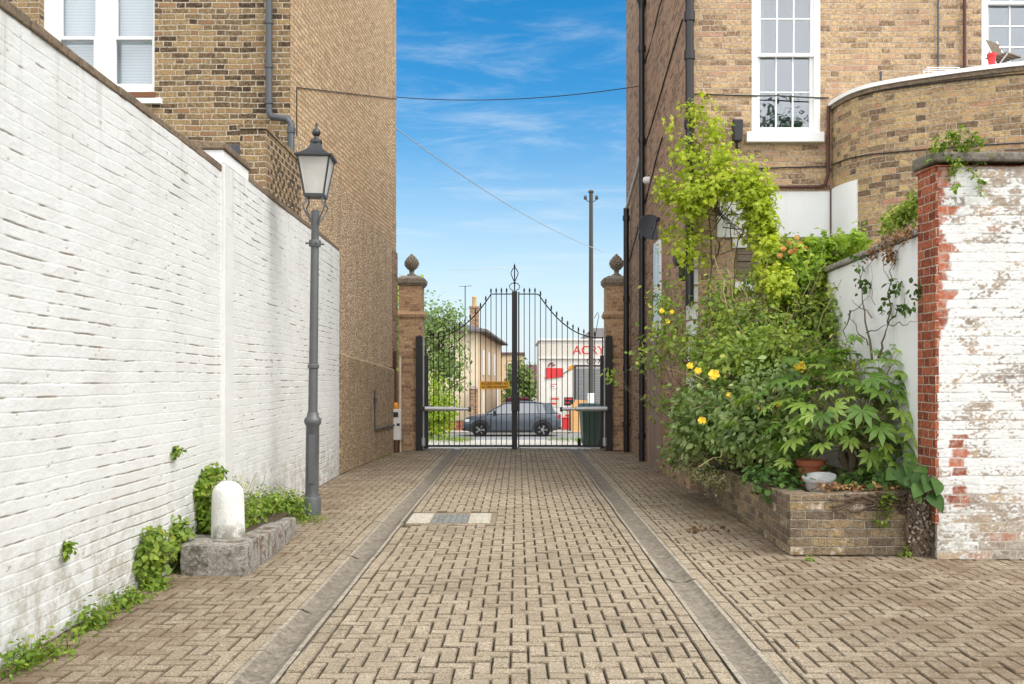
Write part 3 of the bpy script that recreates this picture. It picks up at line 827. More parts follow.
# ------------------------------------------------------------------ walls with real relief
def relief(name, a, b, z0, z1, mat, parent, kind, du=0.018, dv=0.0042, normal=None):
    """Face of old painted brickwork from plan point a to b, seen from the right of a->b."""
    a = np.array(a, float); b = np.array(b, float)
    L = np.linalg.norm(b-a); d = (b-a)/L; nm = np.array((d[1], -d[0]))
    nu, nv = int(L/du)+1, int((z1-z0)/dv)+1
    u, v = np.meshgrid(np.linspace(0, L, nu), np.linspace(z0, z1, nv))
    wu = u + 0.012*(vnoise(u*6+3, v*14, 5, 2)-0.5) + 0.02*(vnoise(u*1.3+70, v*1.3, 25, 2)-0.5)
    wv = v + 0.008*(vnoise(u*5+30, v*9, 6, 2)-0.5) + 0.035*(vnoise(u*0.8+9, v*0.5, 8, 2)-0.5)
    row = np.floor(wv/0.075); cu = (wu + 0.1125*np.mod(row, 2))/0.225; colm = np.floor(cu)
    fu = cu-colm; fv = wv/0.075-row
    eu = np.minimum(fu, 1-fu)*0.225; ev = np.minimum(fv, 1-fv)*0.075
    rnd = np.random.default_rng(4).random((128, 128))[row.astype(int) & 127, colm.astype(int) & 127]
    pil = sstep(0.40, 0.62, vnoise(u*0.55+2, v*0.9+3, 31, 3))          # how far the relief is filled with paint
    dep = 0.6
    h = (0.006*sstep(0.0005, 0.0058, ev) + 0.003*sstep(0.002, 0.012, eu))*(0.5+0.6*pil)*dep
    h += (0.0055*(rnd-0.5)*(0.5+pil) + (0.0035 if kind == 'white' else 0.006)*(vnoise(u*30, v*48, 12, 3)-0.5))*(0.4+0.6*dep) + (0.024 if kind == 'white' else 0.006)*(vnoise(u*0.7, v*0.7, 14, 2)-0.5)
    if kind == 'white':
        lo = vnoise(u*1.9+11, v*4.5+7, 21, 3); hi = vnoise(u*9, v*28, 22, 2)
        bias = -0.055 + 0.15*np.exp(-((u-4.3)/1.3)**2-((v-.62)/.38)**2) + 0.09*np.exp(-((u-3.0)/1.1)**2-((v-2.1)/.5)**2) if L > 6.2 else -0.045 + 0.08*np.exp(-((u-4.5)/1.5)**2-((v-2.6)/.6)**2)
        wear = sstep(0.0066, 0.0025, ev)*sstep(0.555, 0.65, lo*0.5+hi*0.5+bias)*0.9
        chip = sstep(0.81, 0.86, vnoise(u*17+5, v*30+2, 23, 3))*0.85
        h -= 0.006*wear + 0.003*chip
        wear = np.maximum(wear, chip)
    else:
        big = vnoise(u*1.5+4, v*1.4+1, 41, 3); mid = vnoise(u*8, v*16, 42, 3); fine = vnoise(u*48, v*70, 43, 3)
        peel = 0.22*big + 0.33*mid + 0.45*fine + 0.16*(rnd-0.5) + 0.11*sstep(0.7, 0.25, v) + 0.03*sstep(1.5, 1.0, v) + 0.035*sstep(2.3, 3.0, v) - 0.07*sstep(0.45, 0.05, u)
        wear = sstep(0.575, 0.612, peel)
        wear = np.maximum(wear*(0.75+0.25*mid), sstep(0.008, 0.004, ev)*sstep(0.46, 0.53, peel)*0.7)
        rr = np.random.default_rng(9).random(256)[row.astype(int) & 255]; r2 = np.random.default_rng(19).random(256)[row.astype(int) & 255]
        jag = 0.07*(vnoise(u*26, v*30, 44, 3)-0.5)
        tooth = np.where(v > 1.75, 0.02+0.15*rr*sstep(1.7, 2.2, v), 0.0)
        wear = np.maximum(wear, sstep(0.012, -0.012, u+jag-tooth)*(v > 1.7))
        low = (v > 0.42) & (v < 1.0) & (r2 > 0.35)
        wear = np.where(low, np.maximum(wear, sstep(0.012, -0.004, np.abs(u-0.155-0.03*np.mod(row, 2))-0.055+jag*0.5)*sstep(0.0, 0.008, ev)), wear)
        red = ((u < tooth+0.05) & (v > 1.7)) | (low & (u > 0.06) & (u < 0.26))
        h -= 0.0025*wear
    x = a[0]+d[0]*u+nm[0]*h; y = a[1]+d[1]*u+nm[1]*h
    Vt = np.stack([x, y, v], 2).reshape(-1, 3)
    i = np.arange((nv-1)*nu).reshape(nv-1, nu)[:, :-1].ravel()
    Fq = np.stack([i, i+1, i+1+nu, i+nu], 1)
    return mesh_np(name, Vt, Fq, mat, parent, smooth=True, uv=np.stack([wu, wv], 2).reshape(-1, 2), attrs=[('wear', wear), ('red', (np.zeros_like(u) if kind == 'white' else red.astype(float)))])

def coping(mb, a, b, w, z0, z1, over=0.03, seg=0.6, jig=0.006):
    """Row of coping stones from a to b, wall thickness w to the left of a->b."""
    a = Vector(a); b = Vector(b); d = (b-a).normalized(); L = (b-a).length; nrm = Vector((-d.y, d.x))
    k = max(1, round(L/seg)); q = L/k
    for i in range(k):
        p = a + d*(i*q+0.003); e = a + d*((i+1)*q-0.003)
        j1, j2, jz = random.uniform(-jig, jig), random.uniform(-jig, jig), random.uniform(-jig, jig)
        r_ = [p - nrm*(over+j1), e - nrm*(over+j2), e + nrm*(w+over), p + nrm*(w+over)]
        zz = [z1-0.03+jz, z1-0.03+jz, z1+jz, z1+jz]
        mb.hexa([(c_.x, c_.y, z0) for c_ in r_], [(c_.x, c_.y, z_) for c_, z_ in zip(r_, zz)])

def lw(y): return -2.58 - 0.026*(y-3.4)          # y as noted for F0
def Q(y, dx=0.0): return (lw(y)+dx, y*K)
#          # plan line of the white garden wall
# the long section
root = thing('garden_wall', 'long whitewashed brick garden wall under a brown coping, beside the weeds', 'wall', (lw(1), K, 0))
A, B = Q(-3), Q(6.1)
under(relief('face', Q(1.6), B, 0, 3.30, M['white_wall'], None, 'white'), root)
mb = MB(); mb.wallbox((A[0]-0.02, A[1]), (B[0]-0.02, B[1]), 0.28, 0, 3.30)
under(mb.build('core', M['white_render']), root)
mb = MB(); coping(mb, (A[0]-0.02, A[1]), (B[0]-0.02, B[1]), 0.28, 3.30, 3.39, 0.035)
under(mb.build('coping', M['coping'], bevel=0.01), root)
# the taller section beyond it
root = thing('garden_wall', 'taller white wall section behind the lamp post, stepped up from the long one', 'wall', (lw(8), 8*K, 0))
A, B = (lw(6.1)+0.022, 6.1*K+.005), Q(10.35, 0.05)
under(relief('face', A, B, 0, 3.38, M['white_wall'], None, 'white'), root)
mb = MB(); mb.wallbox((A[0]-0.02, A[1]), (B[0]-0.02, B[1]), 0.34, 0, 3.38)
under(mb.build('core', M['white_render']), root)
mb = MB(); coping(mb, (A[0]-0.036, A[1]+0.90), (B[0]-0.02, B[1]), 0.34, 3.381, 3.47, 0.03)
under(mb.build('coping', M['coping'], bevel=0.01), root)
mb = MB(); mb.wallbox((A[0]+.012, A[1]-.02), Q(6.1+.2, .034), .07, 0, 3.37)
under(mb.build('end_band', M['white_wall'], bevel=0.008), root)
mb = MB(); px_ = 7.85; mb.wallbox(Q(px_, .018), Q(px_+0.25, .018), -0.012, 0, 3.36)
under(mb.build('buttress', M['white_wall'], bevel=0.012), root)

mb = MB(); mb.wallbox((A[0]-0.006, A[1]), Q(6.72, .016), 0.34, 3.382, 3.50)
under(mb.build('end_pier', M['white_render'], bevel=0.008), root)
mb = MB(); coping(mb, (A[0]-0.01, A[1]-0.03), Q(6.72, .01), 0.34, 3.502, 3.59, 0.03, 0.8)
under(mb.build('pier_coping', M['coping'], bevel=0.012), root)

# ------------------------------------------------------------------ left building
def wall_open(mb, axis_y, x0, x1, z0, z1, th, holes):
    """Front wall at y = axis_y with rectangular holes (hx0, hx1, hz0, hz1); slabs meet edge to edge."""
    xs = sorted({x0, x1} | {h for o in holes for h in o[:2]})
    for a, b in zip(xs, xs[1:]):
        zs = [z0]
        for o in sorted(holes, key=lambda o: o[2]):
            if o[0] <= a and o[1] >= b: zs += [o[2], o[3]]
        zs.append(z1)
        for i in range(0, len(zs), 2):
            if zs[i+1]-zs[i] > 1e-4: mb.box(a, b, axis_y, axis_y+th, zs[i], zs[i+1])

LB = thing('brick_building', 'tan brick building with pebbledash side wall behind the white garden wall', 'building', (-2.9, 8.7*K, 0))
LY = 8.7*K
LC, LF = (-2.9, LY), (-2.47, 13.85*K)             # near and far corner of its lane side
win = (-6.09, -4.63, 5.10, 7.6)
mb = MB(); wall_open(mb, LY, -11, -2.9, 0, 9.4, 0.3, [win])
under(mb.build('front_wall', M['stock']), LB)
mb = MB(); mb.wallbox((LC[0], LC[1]+0.002), LF, 0.3, 0, 9.4); mb.wallbox((LF[0], LF[1]), (-11, 13.9*K), 0.3, 0, 9.4)
under(mb.build('side_wall', M['stock_warm']), LB)
d = (Vector(LF)-Vector(LC)).normalized(); nr = Vector((d.y, -d.x))
def side_pt(t, off): q = Vector(LC)+d*t+nr*off; return (q.x, q.y)
SL = (Vector(LF)-Vector(LC)).length
mb = MB()
a0, a1 = side_pt(0.0, 0.022), side_pt(SL-0.55, 0.022)
q = [a0, a1, side_pt(SL-0.55, -0.01), side_pt(0, -0.01)]
mb.hexa([(*p, 1.68) for p in q], [(q[0][0], q[0][1], 4.62), (q[1][0], q[1][1], 4.07), (q[2][0], q[2][1], 4.07), (q[3][0], q[3][1], 4.62)])
under(mb.build('pebbledash_coat', M['roughcast'], bevel=0.006), LB)
mb = MB()
q = [side_pt(2.44, 0.065), side_pt(SL-0.02, 0.065), side_pt(SL-0.02, -0.01), side_pt(2.44, -0.01)]
mb.hexa([(*p, 0) for p in q], [(q[0][0], q[0][1], 1.82), (q[1][0], q[1][1], 1.60), (q[2][0], q[2][1], 1.66), (q[3][0], q[3][1], 1.88)])
under(mb.build('plinth_render', M['roughcast_low'], bevel=0.012), LB)
mb = MB(); mb.wallbox(side_pt(SL-0.53, 0.03), side_pt(SL-0.002, 0.03), 0.03, 1.69, 4.0)
under(mb.build('quoin_strip', M['stock_red']), LB)
mb = MB(); mb.box(-11, -2.6, LY+.05, 13.9*K, 9.4, 9.5)
under(mb.build('roof', M['roof']), LB)
# paired sash window with blinds
def sash(mb, x0, x1, y, z0, z1, cols, rows, fr=0.055, bar=0.022, dep=0.045):
    mb.box(x0, x0+fr, y, y+dep, z0, z1); mb.box(x1-fr, x1, y, y+dep, z0, z1)
    mb.box(x0+fr, x1-fr, y, y+dep, z0, z0+fr); mb.box(x0+fr, x1-fr, y, y+dep, z1-fr*0.75, z1)
    for i in range(1, cols):
        c_ = x0+fr+(x1-x0-2*fr)*i/cols; mb.box(c_-bar/2, c_+bar/2, y+0.004, y+dep-0.004, z0+fr, z1-fr*0.75)
    for j in range(1, rows):
        c_ = z0+fr+(z1-z0-1.75*fr)*j/rows; mb.box(x0+fr, x1-fr, y+0.007, y+dep-0.007, c_-bar/2, c_+bar/2)
wf = MB()
x0, x1, z0, z1 = win
wy = LY+.1
wf.box(x0, x0+0.15, wy, wy+0.1, z0, z1); wf.box(x1-0.03, x1, wy, wy+0.1, z0, z1)
xm = (95.5-VX)*8.75/F0; xn = (110-VX)*8.75/F0
wf.box(xm, xn, wy, wy+0.1, z0, z1); wf.box(x0+0.15, xm, wy, wy+0.1, z0, z0+0.10); wf.box(xn, x1-0.03, wy, wy+0.1, z0, z0+0.10)
mid = H0+(VY-35)*8.75/F0
for (a, b) in ((x0+0.15, xm), (xn, x1-0.03)):
    sash(wf, a, b, wy+0.03, z0+0.10, mid, 1, 1, 0.05)
    sash(wf, a, b, wy+0.078, mid-0.03, z1, 1, 1, 0.05)
wo_ = under(wf.build('window', M['white_paint'], bevel=0.004), LB)
wb = MB(); wb.box(x0, x1, wy+0.20, wy+0.215, z0, z1)
b_ = under(wb.build('blind', M['blind']), LB); b_.parent = wo_; b_.matrix_parent_inverse = Matrix.Identity(4)
wb = MB(); wb.box(x0+0.15, x1-0.03, wy+0.128, wy+0.132, z0+0.1, z1)
b_ = wb.build('pane', M['pane_blind'], wo_)
wb = MB(); wb.box(x0-0.02, x1+0.01, LY-.04, wy-0.002, z0-0.07, z0-0.003)
wb.build('sill', M['brownwood'], wo_, bevel=0.004)
wb = MB(); wb.box(x0-0.06, x1+0.10, LY-.06, wy, z0-0.155, z0-0.085)
wb.build('ledge', M['white_paint'], wo_, bevel=0.006)
mb = MB(); mb.box(x0, x1, wy+0.5, wy+0.52, z0, z1)
mb.build('room_back', M['interior'], wo_)
# grey rainwater pipe with an offset at the corner
pp = [P(269, -40, 8.65), P(269, 40, 8.65), P(269, 112, 8.65), P(272, 117, 8.65), P(288, 119, 8.56), P(291, 124, 8.56), P(291, 210, 8.56), P(291, 330, 8.56)]
mb = MB(); mb.tube(pp, 0.043, 12)
for y_ in (20, 64, 100): mb.tube([P(269, y_, 8.65), P(269, y_+4, 8.65)], 0.054, 12)
for y_ in (128, 190): mb.tube([P(291, y_, 8.56), P(291, y_+5, 8.56)], 0.054, 12)
under(mb.build('drainpipe', M['pipe_grey']), LB)
# cable run and meter conduit on the lane side
mb = MB()
e = side_pt(0.25, 0.012); mb.tube([(e[0], e[1], 5.24), (e[0], e[1], 4.38)], 0.007, 5)
e = side_pt(0.25, 0.012); e2 = side_pt(SL, 0.012); mb.tube([(e[0], e[1], 5.24), (e2[0], e2[1], 7.13)], 0.006, 5)
under(mb.build('cable', M['wire']), LB)
mb = MB()
e = side_pt(3.4*K, 0.085); e2 = side_pt(4.85*K, 0.085)
mb.tube([(e[0], e[1], 1.25), (e[0], e[1], 0.55), (e2[0], e2[1], 0.55)], 0.014, 6)
mb.tube([(e[0], e[1], 1.02), (e[0], e[1], 1.12)], 0.035, 6)
under(mb.build('conduit', M['pipe_grey']), LB)

# little brick stack with a honeycomb of holes behind the wall
SB = thing('brick_outbuilding', 'small brick outbuilding stub with honeycomb brickwork beside the grey drainpipe', 'wall', (-2.98, 7.5*K, 0))
mb = MB()
mb.box(-3.04, -2.76, 7.47*K, LY-.01, 0, 4.18)
under(mb.build('brickwork', M['stock']), SB)
mb = MB(); mb.box(-3.05, -2.745, 7.47*K-.015, LY-.01, 4.182, 4.235)
under(mb.build('capping', M['stock'], bevel=0.008), SB)
mb = MB()
for i in range(8):
    for j in range(9):
        yy = 7.62*K+i*0.2+(j % 2)*0.1
        if yy < 8.6*K: mb.box(-2.76, -2.757, yy, yy+0.075, 3.42+j*0.08, 3.42+j*0.08+0.055)
under(mb.build('vent_holes', M['dark_brick']), SB)
mb = MB(); mb.box(-3.75, -3.06, 7.6*K, 8.6*K, 3.93, 4.02); mb.box(-3.78, -3.055, 7.6*K-.04, 7.60*K, 3.91, 4.05)
under(mb.build('gutter', M['pipe_grey'], bevel=0.01), SB)

# ------------------------------------------------------------------ right building
RB = thing('brick_building', 'brick building with tall sash window and rounded bay at the right of the lane', 'building', (2.25, 8.93*K, 0))
RX, RY = 2.25, 8.93*K
w1 = (3.055, 3.95, 4.665, 6.72); w2 = (6.06, 7.15, 5.45, 7.3)
bas = (2.86, 3.24, 2.72, 3.16)
mb = MB(); wall_open(mb, RY, RX, 10, 0, 9.6, 0.3, [w1, w2])
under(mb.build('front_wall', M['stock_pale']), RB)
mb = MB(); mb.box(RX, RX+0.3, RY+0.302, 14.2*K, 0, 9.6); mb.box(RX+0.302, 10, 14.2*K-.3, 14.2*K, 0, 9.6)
under(mb.build('side_wall', M['stock_red']), RB)
mb = MB(); mb.box(2.0, 10, RY+.05, 14.3*K, 9.602, 9.7)
under(mb.build('roof', M['roof']), RB)
mb = MB()
for z in np.arange(1.1, 3.0, 0.226): mb.box(RX-0.012, RX+0.10, RY-0.012, RY+0.22, z, z+0.2)
under(mb.build('quoin_strip', M['white_render'], bevel=0.006), RB)

def sash_window(w, y, cols, rows, sill=True):
    x0, x1, z0, z1 = w
    fr = MB()
    fr.box(x0, x0+0.075, y-0.01, y+0.13, z0, z1); fr.box(x1-0.075, x1, y-0.01, y+0.13, z0, z1)
    fr.box(x0+0.075, x1-0.075, y-0.01, y+0.13, z1-0.07, z1); fr.box(x0+0.075, x1-0.075, y-0.005, y+0.13, z0, z0+0.045)
    mid = (z0+z1)/2
    sash(fr, x0+0.075, x1-0.075, y+0.055, z0+0.045, mid+0.02, cols, rows, 0.045, 0.018, 0.04)
    sash(fr, x0+0.075, x1-0.075, y+0.012, mid-0.02, z1-0.07, cols, rows, 0.045, 0.018, 0.04)
    o = under(fr.build('window', M['white_paint'], bevel=0.003), RB)
    mb = MB(); mb.box(x0+0.08, x1-0.08, y+0.074, y+0.078, z0+0.06, mid); mb.box(x0+0.08, x1-0.08, y+0.030, y+0.034, mid+0.02, z1-0.1)
    mb.build('pane', M['pane'], o)
    mb = MB(); mb.box(x0-0.1, x1+0.1, y+0.6, y+0.62, z0-0.1, z1)
    mb.build('room_back', M['interior'], o)
    mb = MB()
    for (a, b) in ((x0+0.08, x0+0.22),):
        k = 9
        for i in range(k):
            u0 = a+(b-a)*i/k; u1 = a+(b-a)*(i+1)/k; dy = 0.03*math.sin(i*2.2)
            mb.quad([(u0, y+0.25+0.03*math.sin((i-1)*2.2), z0), (u1, y+0.25+dy, z0), (u1, y+0.25+dy, z1), (u0, y+0.25+0.03*math.sin((i-1)*2.2), z1)], smooth=True)
    mb.build('curtain', M['curtain'], o, fix=False)
    if sill:
        mb = MB(); mb.box(x0-0.085, x1+0.03, y-0.10, y+0.06, z0-0.135, z0-0.003)
        mb.build('sill', M['white_paint'], o, bevel=0.008)
    return o
sash_window(w1, RY+0.005, 3, 2)
sash_window(w2, RY+0.005, 3, 3)

# rounded bay: the outline in plan, then wall, coping and the whitewashed foot
bay_top = 5.0
ctrl = [(4.10, 8.93), (4.105, 8.78), (4.16, 8.56), (4.28, 8.38), (4.48, 8.24), (4.80, 8.09), (5.2, 7.93), (5.75, 7.76), (6.5, 7.62), (7.4, 7.6), (8.2, 7.75)]
ctrl = [(a, b*K) for a, b in ctrl]
def smooth_path(pts, k=4):
    out = []
    P_ = [Vector(pts[0])*2-Vector(pts[1])] + [Vector(p) for p in pts] + [Vector(pts[-1])*2-Vector(pts[-2])]
    for i in range(1, len(P_)-2):
        for j in range(k):
            t = j/k; a, b, c_, d_ = P_[i-1:i+3]
            out.append(0.5*((2*b)+(c_-a)*t+(2*a-5*b+4*c_-d_)*t*t+(3*b-a-3*c_+d_)*t**3))
    out.append(P_[-2]); return out
bp = smooth_path(ctrl)
def offs(path, o):
    r_ = []
    for i, p in enumerate(path):
        t = (path[min(i+1, len(path)-1)]-path[max(i-1, 0)]).normalized()
        r_.append(p + Vector((t.y, -t.x))*(-o))
    return r_
def curved(mb, path, o0, o1, z0, z1, top=True):
    """Upright shell along a path between outward offsets o1 (outer) and o0 (inner)."""
    A = offs(path, o1); B = offs(path, o0); L = [0]
    for a, b in zip(path, path[1:]): L.append(L[-1]+(b-a).length)
    for i in range(len(path)-1):
        mb.quad([(A[i].x, A[i].y, z0), (A[i+1].x, A[i+1].y, z0), (A[i+1].x, A[i+1].y, z1), (A[i].x, A[i].y, z1)], [(L[i], z0), (L[i+1], z0), (L[i+1], z1), (L[i], z1)], True)
        for z in (z0, z1): mb.quad([(A[i].x, A[i].y, z), (A[i+1].x, A[i+1].y, z), (B[i+1].x, B[i+1].y, z), (B[i].x, B[i].y, z)])
        mb.quad([(B[i].x, B[i].y, z0), (B[i+1].x, B[i+1].y, z0), (B[i+1].x, B[i+1].y, z1), (B[i].x, B[i].y, z1)])
    for i in (0, -1): mb.quad([(A[i].x, A[i].y, z0), (B[i].x, B[i].y, z0), (B[i].x, B[i].y, z1), (A[i].x, A[i].y, z1)])
sgn = -1   # outward is to the right of the path's direction when walked from the corner
mb = MB(); curved(mb, bp, 0.25*-sgn, 0.0, 0, bay_top)
bay = under(mb.build('bay_wall', M['stock_bay']), RB)
mb = MB(); curved(mb, bp, 0.28, -0.05, bay_top+0.002, bay_top+0.05)
b_ = mb.build('bay_coping', M['white_paint'], bay)
b_.matrix_parent_inverse = Matrix.Identity(4)
mb = MB(); curved(mb, bp, 0.27, -0.028, bay_top-0.05, bay_top)
b_ = mb.build('flashing', M['coping'], bay)
mb = MB(); cap = offs(bp, 0.2)
mb.quad([(p.x, p.y, bay_top-0.08) for p in cap] + [(8.2, RY-.01, bay_top-0.08)])
b_ = mb.build('bay_roof', M['roof'], bay)
# whitewashed foot of the front wall and of the first bit of the bay
mb = MB(); mb.box(2.60, 4.085, RY-0.022, RY-0.001, 3.30, 3.90)
under(mb.build('white_band', M['white_band'], bevel=0.006), RB)
mb = MB(); curved(mb, bp[1:11], 0.004, -0.02, 0.3, 3.92)
b_ = mb.build('bay_band', M['white_band'], bay)
mb = MB(); mb.tube([(3.1, RY-0.05, 3.95), (3.9, RY-0.05, 3.95), (4.0, RY-0.05, 3.98), (4.035, RY-0.06, 4.1), (4.04, RY-0.06, 5.0)], 0.022, 8)
mb.tube([(4.075, RY-0.05, 2.2), (4.075, RY-0.05, 3.93)], 0.012, 6)
under(mb.build('rusty_pipe', M['pipe_brown']), RB)
# boarded basement opening under a pale lintel
mb = MB(); x0, x1, z0, z1 = bas
mb.box(x0-0.06, x1+0.06, RY-0.035, RY-0.003, z1, z1+0.12)
lb_ = under(mb.build('lintel', M['white_render'], bevel=0.006), RB)
mb = MB()
for i in range(5):
    h_ = (z1-z0)/5; mb.box(x0, x1, RY-0.018-0.012*(i % 2), RY-0.004, z0+i*h_+0.004, z0+(i+1)*h_-0.004)
under(mb.build('boarded_opening', M['timber'], bevel=0.004), RB)
mb = MB(); mb.box(x0-0.05, x1+0.08, RY-0.04, RY-0.003, z0-0.12, z0-0.003)
under(mb.build('ledge', M['white_render'], bevel=0.006), RB)

# pipes on the corner and the lane side
def pipe(name, pts, r, collars=(), mat='pipe_black'):
    mb = MB(); mb.tube(pts, r, 12)
    for (q, w_) in collars: mb.tube([q, (q[0], q[1], q[2]+w_)], r*1.28, 12)
    return under(mb.build(name, M[mat]), RB)
x = RX-0.075
pipe('drainpipe', [(x, 12.0*K, 0), (x, 12.0*K, 8.7)], 0.052, [((x, 12.0*K, z), 0.09) for z in (0.4, 2.1, 3.9, 5.6, 7.2)])
mb = MB(); mb.lathe([(0.055, 0), (0.06, 0.05), (0.10, 0.18), (0.11, 0.26)], (x, 12.0*K, 7.95), 10)
under(mb.build('hopper', M['pipe_black']), RB)
pipe('soil_pipe', [(RX-0.02, RY-0.075, 2.4), (RX-0.02, RY-0.075, 8.6)], 0.055, [((RX-0.02, RY-0.075, z), 0.12) for z in (3.7, 4.7, 5.6, 6.1)])
pipe('drainpipe', [(x-0.02, 13.6*K, 0), (x-0.02, 13.6*K, 4.3), (x-0.02, 13.6*K, 4.85)], 0.056, [((x-0.02, 13.6*K, z), 0.1) for z in (0.5, 1.6, 3.0, 4.6)])
pipe('branch_pipe', [(x-0.02, 13.55*K, 4.85), (x, 12.55*K, 5.25), (x, 12.08*K, 5.45)], 0.03, mat='galv')
mb = MB()
for a, b in (((RX-0.012, 13.9*K, 5.0), (RX-0.012, 9.3*K, 6.35)), ((RX-0.012, 13.8*K, 3.8), (RX-0.012, 10.6*K, 5.2)), ((RX-0.012, 12.3*K, 7.0), (RX-0.012, 9.1*K, 7.6))):
    mb.tube(wander(a, b, 8, 0.006), 0.011, 5)
under(mb.build('cable', M['wire']), RB)
mb = MB()
mb.tube(wander((RX+0.05, RY-0.016, 5.17), (4.06, RY-0.016, 5.12), 8, 0.004), 0.010, 5)
under(mb.build('cable', M['wire']), RB)
mb = MB(); mb.tube(wander((3.0, RY-0.016, 4.2), (4.05, RY-0.016, 4.22), 6, 0.004), 0.009, 5)
under(mb.build('cable', M['wire']), RB)
bc = offs(bp, -0.012)
mb = MB(); mb.tube([(p.x, p.y, 4.97-0.002*i) for i, p in enumerate(bc[1:33])], 0.008, 5)
mb.tube([(p.x, p.y, 4.24-0.004*i) for i, p in enumerate(bc[1:33])], 0.008, 5)
b_ = mb.build('cable', M['wire'], bay)
# upright pipes on the brickwork above the bay
mb = MB(); mb.tube([(5.82, RY-0.04, 5.0), (5.82, RY-0.04, 8.0)], 0.022, 8)
under(mb.build('waste_pipe', M['pipe_brown']), RB)
mb = MB(); mb.tube([(5.48, RY-0.03, 5.0), (5.48, RY-0.03, 8.0)], 0.012, 8); mb.tube([(4.72, RY-0.06, 5.45), (4.72, RY-0.06, 5.3), (5.0, RY-0.06, 5.28)], 0.018, 6)
under(mb.build('waste_pipe', M['pipe_grey']), RB)

# window and door on the lane side
mb = MB(); y0, y1 = 10.68*K, 11.2*K
mb.box(RX-0.03, RX-0.002, y0, y1, 2.12, 3.66)
sw = under(mb.build('side_window', M['white_paint'], bevel=0.006), RB)
mb = MB()
for z in (2.25, 2.95):
    for a, b in ((y0+0.07, (y0+y1)/2-0.03), ((y0+y1)/2+0.03, y1-0.07)):
        mb.box(RX-0.036, RX-0.031, a, b, z, z+0.3); mb.box(RX-0.036, RX-0.031, a, b, z+0.33, z+0.58)
mb.build('pane', M['pane'], sw)
mb = MB(); mb.box(RX-0.022, RX-0.002, 10.75*K, 11.5*K, 0.0, 2.05)
dr = under(mb.build('door', M['door'], bevel=0.005), RB)
mb = MB()
for (z0, z1) in ((0.2, 0.85), (1.0, 1.85)):
    for (a, b) in ((15.4, 15.75), (15.85, 16.2)): mb.box(RX-0.034, RX-0.023, a, b, z0, z1)
mb.build('panel', M['door'], dr, bevel=0.006)
for q in ((11.5*K+.002, 11.5*K+.12), (10.75*K-.12, 10.75*K-.002)):
    mb = MB(); mb.box(RX-0.06, RX-0.001, *q, 0.0, 2.12); mb.build('door_jamb', M['door'], dr, bevel=0.005)

# ------------------------------------------------------------------ things fixed to the right building
t = thing('security_camera', 'white bullet security camera on the black drainpipe above the vine', 'camera', (2.12, 11.9*K, 4.86))
a, b = P(645, 180.5, 11.75), P(660, 179, 11.6)
mb = MB(); mb.tube([a, b], 0.062, 14)
under(mb.build('body', M['white_plastic']), t)
mb = MB(); mb.tube([b, b+(b-a)*0.12], 0.066, 14)
under(mb.build('lens_hood', M['dark_plastic']), t)
mb = MB(); mb.tube([a.lerp(b, 0.45), a.lerp(b, 0.62)], 0.0635, 14)
under(mb.build('band', M['dark_plastic']), t)
mb = MB(); mb.tube([a.lerp(b, 0.2), Vector((RX, 11.75*K, 4.95))], 0.02, 8)
under(mb.build('bracket', M['dark_plastic']), t)

c_ = P(651, 227, 11.0)
t = thing('satellite_dish', 'round grey satellite dish half hidden behind the vine leaves', 'satellite dish', c_)
mb = MB()
prof = [(0.001, 0.07), (0.08, 0.062), (0.16, 0.038), (0.215, 0.006), (0.22, 0.0), (0.215, -0.004), (0.15, 0.03), (0.001, 0.06)]
v0 = len(mb.v); mb.lathe(prof, (0, 0, 0), 28)
rot = Vector((0.25, -1, 0.25)).normalized().to_track_quat('-Z', 'Y').to_matrix()
mb.v = [tuple(rot @ Vector(p)) for p in mb.v]
mb.build('dish', M['dish'], t)
mb = MB(); mb.tube([Vector((0.02, 0.06, 0)), Vector((RX, 11.03*K+.1, c_.z-0.05))-c_], 0.018, 8)
mb.build('bracket', M['dark_plastic'], t)
mb = MB(); fp = rot @ Vector((0, 0, -0.28)); mb.tube([rot @ Vector((0, -0.2, 0)), fp], 0.009, 6); mb.tube([fp, fp*1.2], 0.028, 10)
mb.build('receiver_arm', M['dark_plastic'], t)

c_ = P(681, 268, 9.1)
t = thing('floodlight', 'black twin floodlight on the corner of the right building below the vine', 'floodlight', c_)
mb = MB(); mb.box(-0.02, 0.02, -0.02, 0.02, -0.15, 0.16); mb.box(0.0, 0.13, -0.02, 0.02, 0.0, 0.04)
mb.build('bracket', M['dark_plastic'], t, bevel=0.004)
for (dx, dz, tx_) in ((-0.05, 0.09, 20), (0.03, -0.11, -10)):
    mb = MB(); mb.hexa([(-.075, -.09, -.06), (.075, -.09, -.06), (.05, .06, -.05), (-.05, .06, -.05)], [(-.075, -.09, .09), (.075, -.09, .09), (.05, .06, .06), (-.05, .06, .06)])
    o = mb.build('lamp_head', M['dark_plastic'], t, bevel=0.012); o.location = (dx, -0.07, dz); o.rotation_euler = (R(-25), 0, R(tx_))
    mb = MB(); mb.box(-.06, .06, -.098, -.091, -.045, .075); g_ = mb.build('lamp_glass', M['car_glass'], o)

c_ = P(737, 131, 8.85)
t = thing('bell_box', 'dark tapered alarm box on the brickwork left of the tall sash window', 'alarm box', c_)
mb = MB(); mb.hexa([(-.05, -.06, -.14), (.06, -.06, -.14), (.06, .07, -.14), (-.05, .07, -.14)], [(-.062, -.075, .14), (.068, -.075, .14), (.068, .07, .14), (-.062, .07, .14)])
mb.build('case', M['dark_plastic'], t, bevel=0.015)
mb = MB(); mb.tube([(0, 0.0, -.14), (0, 0.02, -.2), (0.02, 0.06, -.22)], 0.02, 8)
mb.build('bracket', M['dark_plastic'], t)

